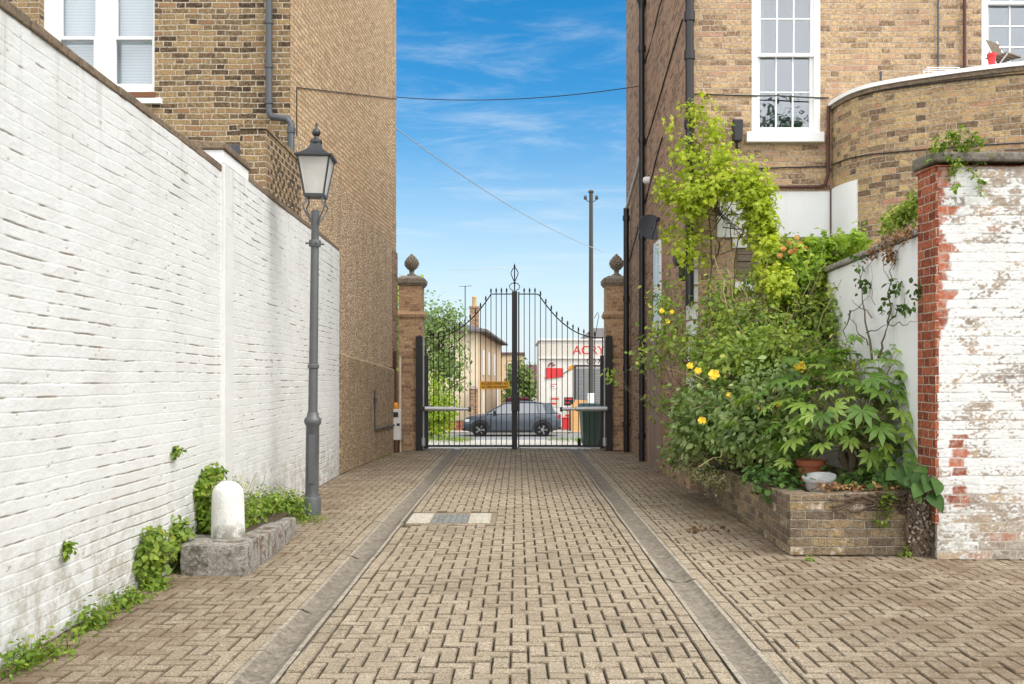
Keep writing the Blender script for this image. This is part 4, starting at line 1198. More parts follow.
# things on the bay's roof terrace
zr = bay_top-0.08
t = thing('folding_chair', 'slatted folding chair on the terrace in front of the right edge window', 'chair', (5.72, 8.0*K+.1, zr))
mb = MB(); mb.tube([(-.2, -.15, 0), (-.2, .2, .78)], .012, 6); mb.tube([(.2, -.15, 0), (.2, .2, .78)], .012, 6)
mb.tube([(-.2, .2, 0), (-.2, -.2, .42)], .012, 6); mb.tube([(.2, .2, 0), (.2, -.2, .42)], .012, 6)
mb.build('frame', M['galv'], t)
mb = MB()
for i in range(5): mb.box(-.2, .2, -.2+i*.075, -.14+i*.075, .42, .435)
mb.build('seat', M['timber'], t)
mb = MB()
for i in range(3): mb.box(-.2, .2, .09+i*.03, .105+i*.03, .52+i*.075, .575+i*.075)
mb.build('backrest', M['timber'], t); t.scale = (.75, .75, .75)
t.rotation_euler = (0, 0, R(35))
t = thing('flower_pot', 'small red flower pot at the edge of the terrace under the right edge window', 'flower pot', (5.49, 11.24, 5.052))
mb = MB(); mb.lathe([(.05, 0), (.075, .22), (.085, .22), (.085, .27), (.07, .27), (.06, .2)], n=18)
mb.build('pot', M['red'], t)
mb = MB(); mb.lathe([(.068, .235), (.0, .24)], n=12); mb.build('soil', M['soil'], t); t.scale = (.62, .62, .62)
t = thing('clothes_airer', 'low white clothes airer on the terrace above the rounded bay', 'clothes airer', (5.2, 8.4*K, zr))
mb = MB()
for yy in (-.12, 0, .12): mb.tube([(-.36, yy, .42), (.36, yy, .42)], .008, 6)
for xx in (-.36, .36): mb.tube([(xx, -.12, .42), (xx, .12, .42)], .008, 6)
mb.build('rails', M['white_paint'], t); t.scale = (.55, .6, .8)
for xx in (-.33, .33):
    mb = MB(); mb.tube([(xx, -.12, 0), (xx, .12, .42)], .01, 6); mb.tube([(xx+.011, .12, 0), (xx+.011, -.12, .42)], .01, 6); mb.build('folding_leg', M['white_paint'], t)

# ------------------------------------------------------------------ flaking wall with the red brick end, and the side wall behind the planter
PY = 5.50*K
FW = thing('boundary_wall', 'flaking whitewashed brick wall with a red brick end and black coping', 'wall', (3.37, PY, 0))
under(relief('face', (3.375, PY), (5.6, PY), 0, 3.16, M['flaking'], None, 'flake', du=0.008, dv=0.006), FW)
mb = MB(); mb.box(3.39, 8, PY+0.02, PY+0.33, 0, 3.16); mb.box(5.6, 8, PY, PY+0.019, 0, 3.16)
under(mb.build('core', M['flaking']), FW)
mb = MB(); mb.box(3.357, 3.388, PY-0.004, PY+0.338, 0.28, 3.16)
under(mb.build('red_quoins', M['red_quoin'], bevel=0.003), FW)
mb = MB(); coping(mb, (3.345, PY), (8, PY), 0.33, 3.16, 3.19, 0.03, 0.23)
under(mb.build('tile_course', M['red_quoin'], bevel=0.004), FW)
mb = MB(); coping(mb, (3.32, PY), (8, PY), 0.33, 3.193, 3.30, 0.055, 0.75)
under(mb.build('coping', M['coping_black'], bevel=0.018), FW)

SW = thing('side_wall', 'smooth white rendered side wall between the red brick end and the bay', 'wall', (3.5, 7*K, 0))
A, B = (3.60, 8.90*K), (3.372, PY+0.342)
mb = MB(); mb.wallbox(A, B, 0.22, 0, 2.66)
under(mb.build('face', M['white_render'], bevel=0.01), SW)
mb = MB(); coping(mb, A, B, 0.22, 2.663, 2.745, 0.04, 0.5, 0.012)
under(mb.build('coping', M['kerbstone'], bevel=0.014), SW)

# ------------------------------------------------------------------ brick planter
PL = thing('brick_planter', 'raised brick planter full of shrubs at the right side of the lane', 'planter', (2.3, 6.5*K, 0))
fy, fb, fk = 5.60*K, 5.60*K+.222, 8.88*K
mb = MB()
mb.hexa([(2.225, fy, 0), (2.445, fb, 0), (2.55, fk, 0), (2.33, fk, 0)], [(2.225, fy, .50), (2.445, fb, .50), (2.55, fk, .40), (2.33, fk, .40)])
mb.hexa([(2.225, fy, 0), (3.345, fy, 0), (3.345, fb, 0), (2.445, fb, 0)], [(2.225, fy, .50), (3.345, fy, .53), (3.345, fb, .53), (2.445, fb, .50)])
under(mb.build('brickwork', M['planter'], bevel=0.012), PL)
mb = MB(); n_ = 14
gx = np.linspace(0, 1, n_)
vs = []
for j in gx:
    for i in gx:
        xa = 2.44+0.11*j; xb = 3.37+0.2*j
        vs.append((xa+(xb-xa)*i, fb-.02+(fk-fb)*j, 0.44+0.05*float(vnoise(np.array(i*5+2), np.array(j*9+3), 3, 2))-0.08*j+0.07*i))
mb.mesh(vs, [(a*n_+b, a*n_+b+1, (a+1)*n_+b+1, (a+1)*n_+b) for a in range(n_-1) for b in range(n_-1)], True)
under(mb.build('soil', M['soil'], fix=False), PL)
t = thing('plastic_tub', 'pale grey plastic tub half buried in the planter under the big leaves', 'tub', (2.61, 5.90*K, 0.462))
mb = MB(); mb.lathe([(.10, 0), (.125, .13), (.14, .13), (.142, .155), (.13, .155), (.115, .05), (.001, .05)], n=24)
mb.build('body', M['galv'], t)
t.rotation_euler = (R(8), R(-6), 0)
t = thing('flower_pot', 'terracotta pot standing behind the pale tub in the planter', 'flower pot', (2.68, 6.25*K, 0.46))
mb = MB(); mb.lathe([(.08, 0), (.115, .2), (.13, .2), (.13, .25), (.115, .25), (.1, .2), (.001, .2)], n=20)
mb.build('body', M['terracotta'], t)

# ------------------------------------------------------------------ left: kerb stones, bollard, lamp post
def rock(name, a, mat, parent, bev=0.02, amp=0.012):
    """A rough block from eight corners, worn at the edges."""
    bm = bmesh.new()
    vs = [bm.verts.new(p) for p in a]
    for f in [(0,3,2,1),(4,5,6,7),(0,1,5,4),(1,2,6,5),(2,3,7,6),(3,0,4,7)]: bm.faces.new([vs[i] for i in f])
    bmesh.ops.bevel(bm, geom=bm.edges[:], offset=bev, segments=2, affect='EDGES', profile=0.6)
    bmesh.ops.subdivide_edges(bm, edges=bm.edges[:], cuts=5, use_grid_fill=True)
    bm.normal_update()
    for v in bm.verts:
        p = v.co
        k = float(vnoise(np.array(p.x*9+p.z*7+20), np.array(p.y*9-p.z*5+20), 5, 3))-0.5
        v.co = p + v.normal*k*amp*2
    me = bpy.data.meshes.new(name); bm.to_mesh(me); bm.free()
    for p in me.polygons: p.use_smooth = True
    return link(name, me, mat, parent)
t = thing('kerb_stones', 'weathered stone kerb edging the weed bed at the foot of the white wall', 'kerb', (-2.2, 5.6*K, 0))
under(rock('front_stone', [(-2.50, 7.17, -.02), (-1.985, 7.12, -.02), (-2.0, 7.62, -.02), (-2.63, 7.66, -.02), (-2.50, 7.18, .215), (-2.0, 7.13, .225), (-2.01, 7.62, .24), (-2.62, 7.66, .22)], M['kerbstone'], None), t)
under(rock('side_stone', [(-2.20, 7.625, -.02), (-1.99, 7.625, -.02), (-2.08, 9.15, -.02), (-2.30, 9.15, -.02), (-2.20, 7.625, .21), (-2.0, 7.625, .215), (-2.09, 9.15, .15), (-2.29, 9.15, .15)], M['kerbstone'], None), t)
mb = MB(); mb.quad([(-2.68, 7.6, .19), (-2.12, 7.6, .19), (-2.2, 9.35, .16), (-2.7, 9.35, .16)])
under(mb.build('soil', M['soil'], fix=False), t)
t = thing('bollard', 'short white painted stone bollard with a domed top standing on the kerb', 'bollard', (-2.25, 5.30*K, 0.225))
mb = MB()
prof = [(.128, 0), (.127, .06), (.122, .26), (.119, .33)] + [(.119*math.cos(R(a)), .33+.105*math.sin(R(a))) for a in (15, 30, 45, 60, 75, 88)]
mb.lathe(prof, n=40)
mb.build('body', M['bollard'], t)

LP = thing('street_lamp', 'grey Victorian style street lamp with a four sided lantern by the white wall', 'street lamp', (-2.2, 7.28*K, 0))
mb = MB()
mb.lathe([(.098, 0), (.098, .17), (.092, .19), (.075, .20), (.072, .23)], n=28)
mb.build('base', M['lamp_iron'], LP)
mb = MB(); mb.lathe([(.070, .22), (.070, .95), (.085, .97), (.092, 1.0), (.086, 1.03), (.066, 1.05), (.055, 1.10)], n=28)
ped = mb.build('pedestal', M['lamp_iron'], LP)
mb = MB(); mb.box(-.028, .04, -.078, -.068, .34, .86); mb.build('service_door', M['lamp_iron'], ped, bevel=0.004)
mb = MB(); mb.lathe([(.050, 1.09), (.048, 1.56), (.060, 1.57), (.060, 1.60), (.047, 1.61), (.043, 2.84), (.040, 3.08), (.044, 3.09), (.044, 3.24), (.030, 3.25)], n=24)
mb.build('column', M['lamp_iron'], LP)
mb = MB(); mb.lathe([(.060, 2.86), (.064, 2.88), (.064, 2.91), (.060, 2.93)], n=20)
for k in range(4):
    a = k*math.pi/2+0.4; mb.tube([(0.05*math.cos(a), .05*math.sin(a), 2.895), (.10*math.cos(a), .10*math.sin(a), 2.895)], .012, 8)
mb.build('collar', M['lamp_iron'], LP)
zb, zt_, hb, ht = 3.40, 3.80, .10, .166
mb = MB()
for sx in (-1, 1):
    for sy in (-1, 1):
        mb.tube([(sx*.03, sy*.03, 3.10), (sx*.045, sy*.045, 3.14), (sx*.10, sy*.10, 3.24), (sx*.115, sy*.115, 3.29), (sx*.085, sy*.085, 3.33), (sx*.09, sy*.09, zb)], .009, 8)
mb.build('bracket', M['lamp_iron'], LP)
mb = MB()
for sx in (-1, 1):
    for sy in (-1, 1): mb.tube([(sx*hb, sy*hb, zb), (sx*ht, sy*ht, zt_)], .011, 6)
mb.lathe([(hb+.012, zb-.015), (hb+.012, zb+.012), (hb-.012, zb+.012), (hb-.012, zb-.015)], sq=True)
mb.lathe([(ht+.018, zt_-.012), (ht+.03, zt_), (ht+.03, zt_+.016), (ht, zt_+.02)], sq=True)
mb.build('lantern_frame', M['lantern_iron'], LP)
for k in range(4):
    a = k*math.pi/2; ca, sa = math.cos(a), math.sin(a)
    def rq(x_, y_, z_): return (x_*ca-y_*sa, x_*sa+y_*ca, z_)
    mb = MB(); mb.quad([rq(-hb+.006, -hb, zb+.012), rq(hb-.006, -hb, zb+.012), rq(ht-.006, -ht, zt_-.012), rq(-ht+.006, -ht, zt_-.012)])
    mb.build('lantern_pane', M['lantern'], LP, fix=False)
mb = MB(); mb.lathe([(.03, zb), (.03, zb+.05), (.022, zb+.06), (.024, zb+.20), (.001, zb+.22)], n=14)
mb.build('lamp_burner', M['white_plastic'], LP)
mb = MB(); mb.lathe([(ht+.032, zt_+.012), (ht-.01, zt_+.03), (.10, zt_+.075), (.066, zt_+.11), (.05, zt_+.16)], sq=True)
rf_ = mb.build('lantern_roof', M['lantern_iron'], LP)
mb = MB(); mb.lathe([(.058, zt_+.155), (.066, zt_+.175), (.058, zt_+.20), (.028, zt_+.215), (.022, zt_+.235), (.040, zt_+.255), (.046, zt_+.28), (.034, zt_+.305), (.014, zt_+.325), (.010, zt_+.345), (.014, zt_+.36), (.001, zt_+.385)], n=20)
mb.build('finial', M['lantern_iron'], rf_)
LP.rotation_euler = (0, R(0.7), R(2))

# ------------------------------------------------------------------ gate pillars with pineapple finials
def gate_pillar(x0, x1, label):
    t = thing('gate_pillar', label, 'gate pillar', ((x0+x1)/2, GATE+0.2, 0), 0, 'pair of brick gate pillars')
    hw = (x1-x0)/2; dp = 0.27
    def sq(mb, prof):
        for (a, za), (b, zb_) in zip(prof, prof[1:]):
            if abs(zb_-za) > 1e-5: mb.hexa([(-hw-a, -dp-a, za), (hw+a, -dp-a, za), (hw+a, dp+a, za), (-hw-a, dp+a, za)], [(-hw-b, -dp-b, zb_), (hw+b, -dp-b, zb_), (hw+b, dp+b, zb_), (-hw-b, dp+b, zb_)])
    mb = MB(); sq(mb, [(0, 0), (0, 2.70)]); sq(mb, [(0, 2.85), (0, 3.35)])
    mb.build('shaft', M['pillar'], t)
    mb = MB(); sq(mb, [(0.03, 2.702), (0.05, 2.76)]); sq(mb, [(0.05, 2.762), (0.015, 2.848)])
    mb.build('string_course', M['pillar'], t)
    mb = MB(); sq(mb, [(0.02, 3.352), (0.045, 3.40)]); sq(mb, [(0.058, 3.402), (0.066, 3.49)]); sq(mb, [(0.066, 3.491), (-0.06, 3.56)])
    mb.build('cap', M['stone'], t, bevel=0.006)
    mb = MB(); mb.lathe([(.10, 3.555), (.10, 3.60), (.06, 3.615), (.045, 3.65), (.06, 3.68)], n=18)
    # egg of overlapping scales
    nn, mm = 44, 40
    vs = []
    for i in range(nn+1):
        tt = i/nn; r0 = .145*math.sin(math.pi*min(1, (tt*0.94+0.03))**0.85)
        for k in range(mm):
            a = 2*math.pi*k/mm
            s_ = abs(math.sin(a*5+tt*13))*abs(math.sin(a*5-tt*13))
            r_ = max(0.004, r0*(0.80+0.32*s_))
            vs.append((r_*math.cos(a), r_*math.sin(a), 3.67+tt*.36))
    fs = [(i*mm+k, i*mm+(k+1) % mm, (i+1)*mm+(k+1) % mm, (i+1)*mm+k) for i in range(nn) for k in range(mm)] + [tuple(nn*mm+k for k in range(mm))]
    mb.mesh(vs, fs, True)
    mb.build('pineapple_finial', M['stone'], t)
    return t
gate_pillar(-2.425, -1.96, 'brick gate pillar with pineapple finial, at the end of the pebbledash wall')
gate_pillar(1.795, 2.27, 'brick gate pillar with pineapple finial, beside the right building and its pipes')

# black hinge posts
for (x0, x1, lab) in ((-2.065, -1.935, 'thick black hinge post against the gate pillar by the pebbledash wall'), (1.775, 1.91, 'thick black hinge post against the gate pillar by the wheelie bins')):
    t = thing('hinge_post', lab, 'gate post', ((x0+x1)/2, GATE-0.13, 0), 0, 'black hinge posts of the gate')
    w_ = (x1-x0)/2
    mb = MB(); mb.box(-w_, w_, -.06, .06, 0, 2.30); mb.build('post', M['black_iron'], t, bevel=0.006)
    mb = MB(); mb.hexa([(-w_-.006, -.066, 2.301), (w_+.006, -.066, 2.301), (w_+.006, .066, 2.301), (-w_-.006, .066, 2.301)], [(-w_*.4, -.03, 2.335), (w_*.4, -.03, 2.335), (w_*.4, .03, 2.335), (-w_*.4, .03, 2.335)])
    mb.build('cap', M['black_iron'], t)
    s_ = 1 if x0 < 0 else -1
    mb = MB(); mb.tube([(s_*(w_+.022), -.04, .08), (s_*(w_+.022), -.04, 2.25)], .016, 8); mb.tube([(s_*(w_+.02), -.06, .10), (s_*(w_+.02), -.06, .26)], .04, 10)
    mb.build('hinge_rod', M['galv'], t)

# ------------------------------------------------------------------ the wrought iron gate: two leaves
def topz(x):
    """Height of the gate's top rail across the opening."""
    u = abs(x-(-0.065))
    if u < 0.48: return 3.175
    q = min(1.0, (u-0.48)/1.27)
    return 3.175-0.89*(1-(1-q)**2.2)
def gate_leaf(xh, xc, label, master):
    """One leaf hinged at xh and closing at xc."""
    t = thing('iron_gate', label, 'gate', (xh, GATE-0.12, 0), 0, 'leaves of the iron gate')
    s_ = 1 if xc > xh else -1
    def X(u): return u-xh
    st0, st1 = xh, xh+s_*0.095
    mb = MB(); mb.box(min(X(st0), X(st1)), max(X(st0), X(st1)), -.03, .03, .04, 1.93); mb.build('hinge_stile', M['black_iron'], t, bevel=0.005)
    a = st1; b = xc
    mb = MB(); mb.box(min(X(a), X(b)), max(X(a), X(b)), -.018, .018, .07, .11)
    mb.build('bottom_rail', M['black_iron'], t)
    pts = [(X(u), 0, topz(u)) for u in np.linspace(a-s_*0.05, b, 34)]
    mb = MB(); mb.tube(pts, .013, 6); mb.build('top_rail', M['black_iron'], t)
    mb = MB(); mb.box(X(a-s_*0.05)-.012, X(a-s_*0.05)+.012, -.012, .012, 1.9, topz(a)+.02); mb.build('corner_bar', M['black_iron'], t)
    nb = round(abs(b-a)/0.1085)
    for i in range(1, nb):
        u = a+(b-a)*i/nb; z = topz(u)
        mb = MB(); mb.tube([(X(u), 0, .10), (X(u), 0, z+.03)], .0088, 6)
        mb.lathe([(.009, z+.03), (.017, z+.04), (.017, z+.05), (.010, z+.055), (.020, z+.075), (.015, z+.095), (.001, z+.135)], (X(u), 0, 0), 8)
        mb.build('bar', M['black_iron'], t)
    if master:
        mb = MB(); mb.box(X(-.125), X(-.015), -.035, .035, .03, 3.23); mb.build('closing_stile', M['black_iron'], t, bevel=0.006)
        mb = MB()
        c0 = X(-.07)
        mb.tube([(c0, 0, 3.22), (c0, 0, 3.74)], .012, 8)
        for q in (-1, 1):
            mb.tube([(c0+q*.02, 0, 3.24), (c0+q*.09, 0, 3.28), (c0+q*.105, 0, 3.34), (c0+q*.06, 0, 3.39), (c0+q*.015, 0, 3.40)], .009, 6)
            mb.tube([(c0+q*.012, 0, 3.44), (c0+q*.055, 0, 3.54), (c0+q*.075, 0, 3.60), (c0+q*.04, 0, 3.68), (c0, 0, 3.72)], .010, 6)
        mb.lathe([(.02, 3.38), (.028, 3.40), (.02, 3.42)], (c0, 0, 0), 10); mb.lathe([(.012, 3.72), (.022, 3.74), (.001, 3.80)], (c0, 0, 0), 8)
        mb.build('spearhead', M['black_iron'], t)
        mb = MB(); mb.box(X(-.135), X(.035), -.085, -.036, .80, 1.10); mb.build('lock_box', M['black_iron'], t, bevel=0.01)
    else:
        mb = MB(); mb.box(X(xc)-.014, X(xc)+.014, -.014, .014, .05, 3.22); mb.build('closing_stile', M['black_iron'], t)
    return t
gate_leaf(-1.915, -0.125, 'iron gate leaf carrying the yellow sign, with the spear topped centre post', True)
gate_leaf(1.762, 0.015, 'iron gate leaf in front of the shop and the wheelie bins', False)

for (xa, xb, lab) in ((-1.98, -0.98, 'silver gate opener arm across the leaf with the yellow sign'), (1.90, 0.88, 'silver gate opener arm across the leaf in front of the bins')):
    t = thing('gate_motor', lab, 'gate opener', (xa, GATE-0.22, 0.85), 0, 'silver gate opener arms')
    L_ = xb-xa; s_ = 1 if L_ > 0 else -1
    mb = MB(); mb.tube([(0.10*s_, 0, 0), (L_*0.72, 0, -.005)], .048, 14); mb.build('ram_body', M['galv'], t)
    mb = MB(); mb.tube([(L_*0.72, 0, -.005), (L_, 0.05, -.01)], .030, 12); mb.build('ram_rod', M['galv'], t)
    mb = MB(); mb.box(min(0, .1*s_), max(0, .1*s_), -.03, .09, -.04, .04); mb.box(L_-.03, L_+.03, .02, .10, -.06, .03); mb.build('bracket', M['dark_plastic'], t, bevel=0.006)

def text_mesh(s_, size, ext=0.004, bold=0.0):
    cu = bpy.data.curves.new('lettering', 'FONT'); cu.body = s_; cu.size = size; cu.extrude = ext; cu.align_x = 'CENTER'; cu.align_y = 'CENTER'; cu.offset = bold
    o = bpy.data.objects.new('lettering', cu); COL.objects.link(o)
    dg = bpy.context.evaluated_depsgraph_get()
    me = bpy.data.meshes.new_from_object(o.evaluated_get(dg))
    bpy.data.objects.remove(o); return me
t = thing('gate_sign', 'yellow rectangular warning sign with dark lettering wired to the gate bars', 'sign', (-.475, GATE-.145, 1.325))
mb = MB(); mb.box(-.30, .30, -.004, .004, -.078, .078); mb.build('plate', M['yellow_sign'], t, bevel=0.002)
for (s_, z, sz) in (('ACCESS STREET AT', .030, .062), ('ALL TIMES NO PARKING', -.036, .048)):
    o = link('lettering', text_mesh(s_, sz, 0.0015, 0.001), M['brownwood'], t); o.location = (0, -.0065, z); o.rotation_euler = (R(90), 0, 0)

# control cabinet with an amber beacon
t = thing('control_box', 'white control box with an orange beacon beside the gate pillar', 'control box', (-2.41, 13.45*K, 0))
mb = MB(); mb.box(-.11, .11, -.07, .07, .25, .86); mb.build('cabinet', M['white_plastic'], t, bevel=0.012)
mb = MB(); mb.box(-.07, .06, -.074, -.071, .70, .80); mb.box(-.09, -.06, -.085, -.071, .45, .52); mb.box(.03, .09, -.078, -.071, .53, .58); mb.build('label_plate', M['dark_plastic'], t, bevel=0.003)
mb = MB(); mb.lathe([(.055, .865), (.06, .88), (.055, .96), (.03, .985), (.001, .99)], n=16); mb.build('beacon', M['orange'], t)
mb = MB(); mb.tube([(-.02, .05, .97), (-.02, .05, 2.0)], .03, 8); mb.tube([(-.06, .0, .0), (-.06, .0, .26)], .04, 8); mb.tube([(.06, 0, .0), (.06, 0, .26)], .02, 8); mb.build('conduit', M['pipe_brown'], t)
mb = MB(); mb.tube([(.07, .12, .0), (.07, .12, 1.9)], .028, 8); mb.build('support_pole', M['cream'], t)

# ------------------------------------------------------------------ the street beyond the gate
def tb(z=0.0): return z
# car side-on, front to the left
CY = 32.05*K; CZ = gz(31.2*K)-0.03
t = thing('parked_car', 'dark grey blue hatchback parked side on in the street beyond the gate', 'car', (-0.30, CY, CZ-.04))
t.scale = (1.10, 1.0, 1.06)
st = [(-2.06,.42,.66,.62),(-2.0,.30,.78,.74),(-1.75,.24,.90,.84),(-1.2,.22,.99,.885),(-.9,.21,1.03,.895),(0,.21,1.04,.90),(1.0,.21,1.06,.90),(1.6,.24,1.08,.885),(1.93,.32,1.06,.83),(2.08,.46,.98,.72)]
vs = []; fs = []
for (x, zl, zh, w) in st:
    zm = zl+(zh-zl)*.55
    vs += [(x, yy, zz) for yy, zz in ((-w*.86, zl), (-w, zl+.1), (-w*1.015, zm), (-w*.985, zh-.09), (-w*.90, zh), (0, zh+.02), (w*.90, zh), (w*.985, zh-.09), (w*1.015, zm), (w, zl+.1), (w*.86, zl), (0, zl))]
k = 12
fs = [(i*k+j, i*k+(j+1) % k, (i+1)*k+(j+1) % k, (i+1)*k+j) for i in range(len(st)-1) for j in range(k)] + [tuple(range(k)), tuple((len(st)-1)*k+j for j in range(k-1, -1, -1))]
mb = MB(); mb.mesh(vs, fs, True)
o = mb.build('body', M['car'], t)
# greenhouse: glass shell with painted roof and pillars over it
gh = [(-1.05, 1.03, .80), (-.30, 1.47, .66), (.35, 1.545, .64), (1.05, 1.52, .63), (1.55, 1.42, .62), (1.98, 1.05, .74)]
vs = []
for x, z, w in gh: vs += [(x, -w, z), (x, w, z)]
base = [(-1.05, -.80, 1.02), (-.5, -.84, 1.03), (.4, -.85, 1.04), (1.2, -.84, 1.05), (1.98, -.74, 1.04)]
mb = MB()
side = [(-1.05, 1.02), (-.30, 1.45), (.35, 1.52), (1.05, 1.50), (1.55, 1.40), (1.96, 1.05)]
n6 = len(side)
def wy_(z): return .86-.24*(z-1.02)/.5
v_ = [(x, -wy_(z), z) for x, z in side] + [(x, wy_(z), z) for x, z in side]
mb.mesh(v_, [tuple(range(n6)), tuple(range(2*n6-1, n6-1, -1))] + [(i, n6+i, n6+(i+1) % n6, (i+1) % n6) for i in range(n6)])
mb.build('windows', M['car_glass'], t)
mb = MB()
rp = [(-.36, 1.43), (-.28, 1.475), (.35, 1.545), (1.05, 1.525), (1.55, 1.43), (1.62, 1.40)]
for (x, z), (x2, z2) in zip(rp, rp[1:]):
    mb.mesh([(x, -.67, z-.03), (x2, -.67, z2-.03), (x2, .67, z2-.03), (x, .67, z-.03), (x, -.60, z+.01), (x2, -.60, z2+.01), (x2, .60, z2+.01), (x, .60, z+.01)], [(4,5,6,7),(0,1,5,4),(3,7,6,2),(0,4,7,3),(1,2,6,5)], False)
mb.build('roof', M['car'], t)
def pil(a, b, w_, s_):
    (x, z), (x2, z2) = a, b
    mb = MB()
    mb.hexa([(x, s_*(wy_(z)-.01), z), (x+w_, s_*(wy_(z)-.01), z), (x+w_, s_*(wy_(z)+.012), z), (x, s_*(wy_(z)+.012), z)], [(x2, s_*(wy_(z2)-.01), z2), (x2+w_, s_*(wy_(z2)-.01), z2), (x2+w_, s_*(wy_(z2)+.012), z2), (x2, s_*(wy_(z2)+.012), z2)])
    mb.build('window_pillar', M['car'], t)
for s_ in (-1, 1):
    pil((-1.10, 1.01), (-.36, 1.45), .08, s_); pil((.18, 1.03), (.22, 1.52), .07, s_)
    pil((1.10, 1.04), (1.05, 1.50), .07, s_); pil((1.45, 1.05), (1.30, 1.46), .38, s_)
for x in (-1.32, 1.30):
    for s_ in (-1, 1):
        w = bpy.data.objects.new('wheel', None)
        mb = MB()
        prof = [(.19, -.09), (.30, -.10), (.325, -.07), (.33, 0), (.325, .07), (.30, .10), (.19, .09)]
        mb.lathe(prof, n=28)
        rot = Matrix.Rotation(R(90), 3, 'X')
        def tr_(mb): mb.v = [tuple(rot @ Vector(p)) for p in mb.v]
        tr_(mb); o = mb.build('wheel', M['tyre'], t); o.location = (x, s_*.83, .33)
        mb = MB(); mb.lathe([(.20, -.02), (.225, .07), (.215, .085), (.20, .075)], n=28)
        for k_ in range(5):
            a = 2*math.pi*k_/5
            for d_ in (-.16, .16): mb.tube([(.04*math.cos(a), .04*math.sin(a), .085), (.205*math.cos(a+d_), .205*math.sin(a+d_), .08)], .018, 6)
        mb.lathe([(.05, .07), (.05, .095), (.001, .10)], n=12)
        mb.v = [(p[0], p[1], -s_*p[2]*-1) for p in mb.v]
        tr_(mb); 
        if s_ < 0: mb.v = [(p[0], p[1] if p[1] < 0 else -p[1], p[2]) for p in mb.v]
        else: mb.v = [(p[0], abs(p[1]), p[2]) for p in mb.v]
        mb.build('rim', M['rim'], o)
        mb = MB(); mb.lathe([(.20, 0), (.2, .02)], n=20); tr_(mb); q_ = mb.build('brake_disc', M['dark_plastic'], o); q_.location = (0, s_*.05, 0)
        # arch cladding
        mb = MB(); ar = []
        for k_ in range(15):
            a = math.pi*(k_/14*1.16-.08); ar.append((math.cos(a), math.sin(a)))
        for (c1, s1), (c2, s2) in zip(ar, ar[1:]):
            mb.quad([(x+.36*c1, s_*.915, .33+.36*s1), (x+.36*c2, s_*.915, .33+.36*s2), (x+.43*c2, s_*.925, .33+.43*s2), (x+.43*c1, s_*.925, .33+.43*s1)])
            mb.quad([(x, s_*.912, .33), (x+.36*c2, s_*.913, .33+.36*s2), (x+.36*c1, s_*.913, .33+.36*s1)])
            mb.quad([(x+.43*c1, s_*.925, .33+.43*s1), (x+.43*c2, s_*.925, .33+.43*s2), (x+.44*c2, s_*.87, .33+.44*s2), (x+.44*c1, s_*.87, .33+.44*s1)])
        mb.build('wheel_arch', M['dark_plastic'], t)
for s_ in (-1, 1):
    mb = MB(); mb.box(-.9, .88, s_*.905-.02, s_*.905+.02, .24, .33); mb.build('side_skirt', M['dark_plastic'], t, bevel=0.01)
    mb = MB(); mb.tube([(-.72, s_*.86, 1.05), (-.70, s_*.98, 1.08)], .02, 6); mb.hexa([(-.78, s_*.93, 1.04), (-.62, s_*.93, 1.04), (-.62, s_*1.05, 1.04), (-.78, s_*1.05, 1.04)], [(-.76, s_*.94, 1.17), (-.63, s_*.94, 1.17), (-.63, s_*1.03, 1.17), (-.76, s_*1.03, 1.17)]); mb.build('wing_mirror', M['dark_plastic'], t, bevel=0.015)
    mb = MB(); mb.box(-1.98, -1.72, s_*.78-.05, s_*.78+.05, .66, .78); mb.build('headlight', M['headlight'], t, bevel=0.02)
    mb = MB(); mb.box(1.82, 2.06, s_*.74-.07, s_*.74+.08, .82, .98); mb.build('tail_light', M['taillight'], t, bevel=0.02)
    for x_ in (-.02, 1.02):
        mb = MB(); mb.box(x_, x_+.17, s_*.905-.012, s_*.905+.022, .88, .905); mb.build('door_handle', M['car'], t, bevel=0.006)
mb = MB(); mb.box(-2.07, -1.86, -.66, .66, .27, .40); mb.box(1.9, 2.10, -.68, .68, .33, .46); mb.build('bumper', M['dark_plastic'], t, bevel=0.04)
mb = MB()
for s_ in (-1, 1):
    for x_ in (-.86, .2, 1.12): mb.tube([(x_, s_*.915, .36), (x_-.02, s_*.918, .62), (x_, s_*.89, .98)], .006, 4)
mb.build('door_gap', M['dark_plastic'], t)

# maroon van glimpsed over the car's roof
t = thing('parked_van', 'dark red van showing behind the roof of the grey blue car', 'van', (-0.02, 44*K, gz(44*K)-.18))
mb = MB(); mb.prism([(-.8, .35), (.8, .35), (.8, 1.55), (.7, 1.72), (-.7, 1.72), (-.8, 1.55)], 0, 3.8, 'y'); mb.build('body', M['red_dark'], t, bevel=0.06)
mb = MB(); mb.box(-.6, .6, -.012, .0, 1.2, 1.5); mb.build('rear_window', M['interior'], t)
for x_ in (-.86, .86):
    for y_ in (.7, 3.0):
        mb = MB(); mb.tube([(x_-.1, y_, .32), (x_+.1, y_, .32)], .32, 18); mb.build('wheel', M['tyre'], t)

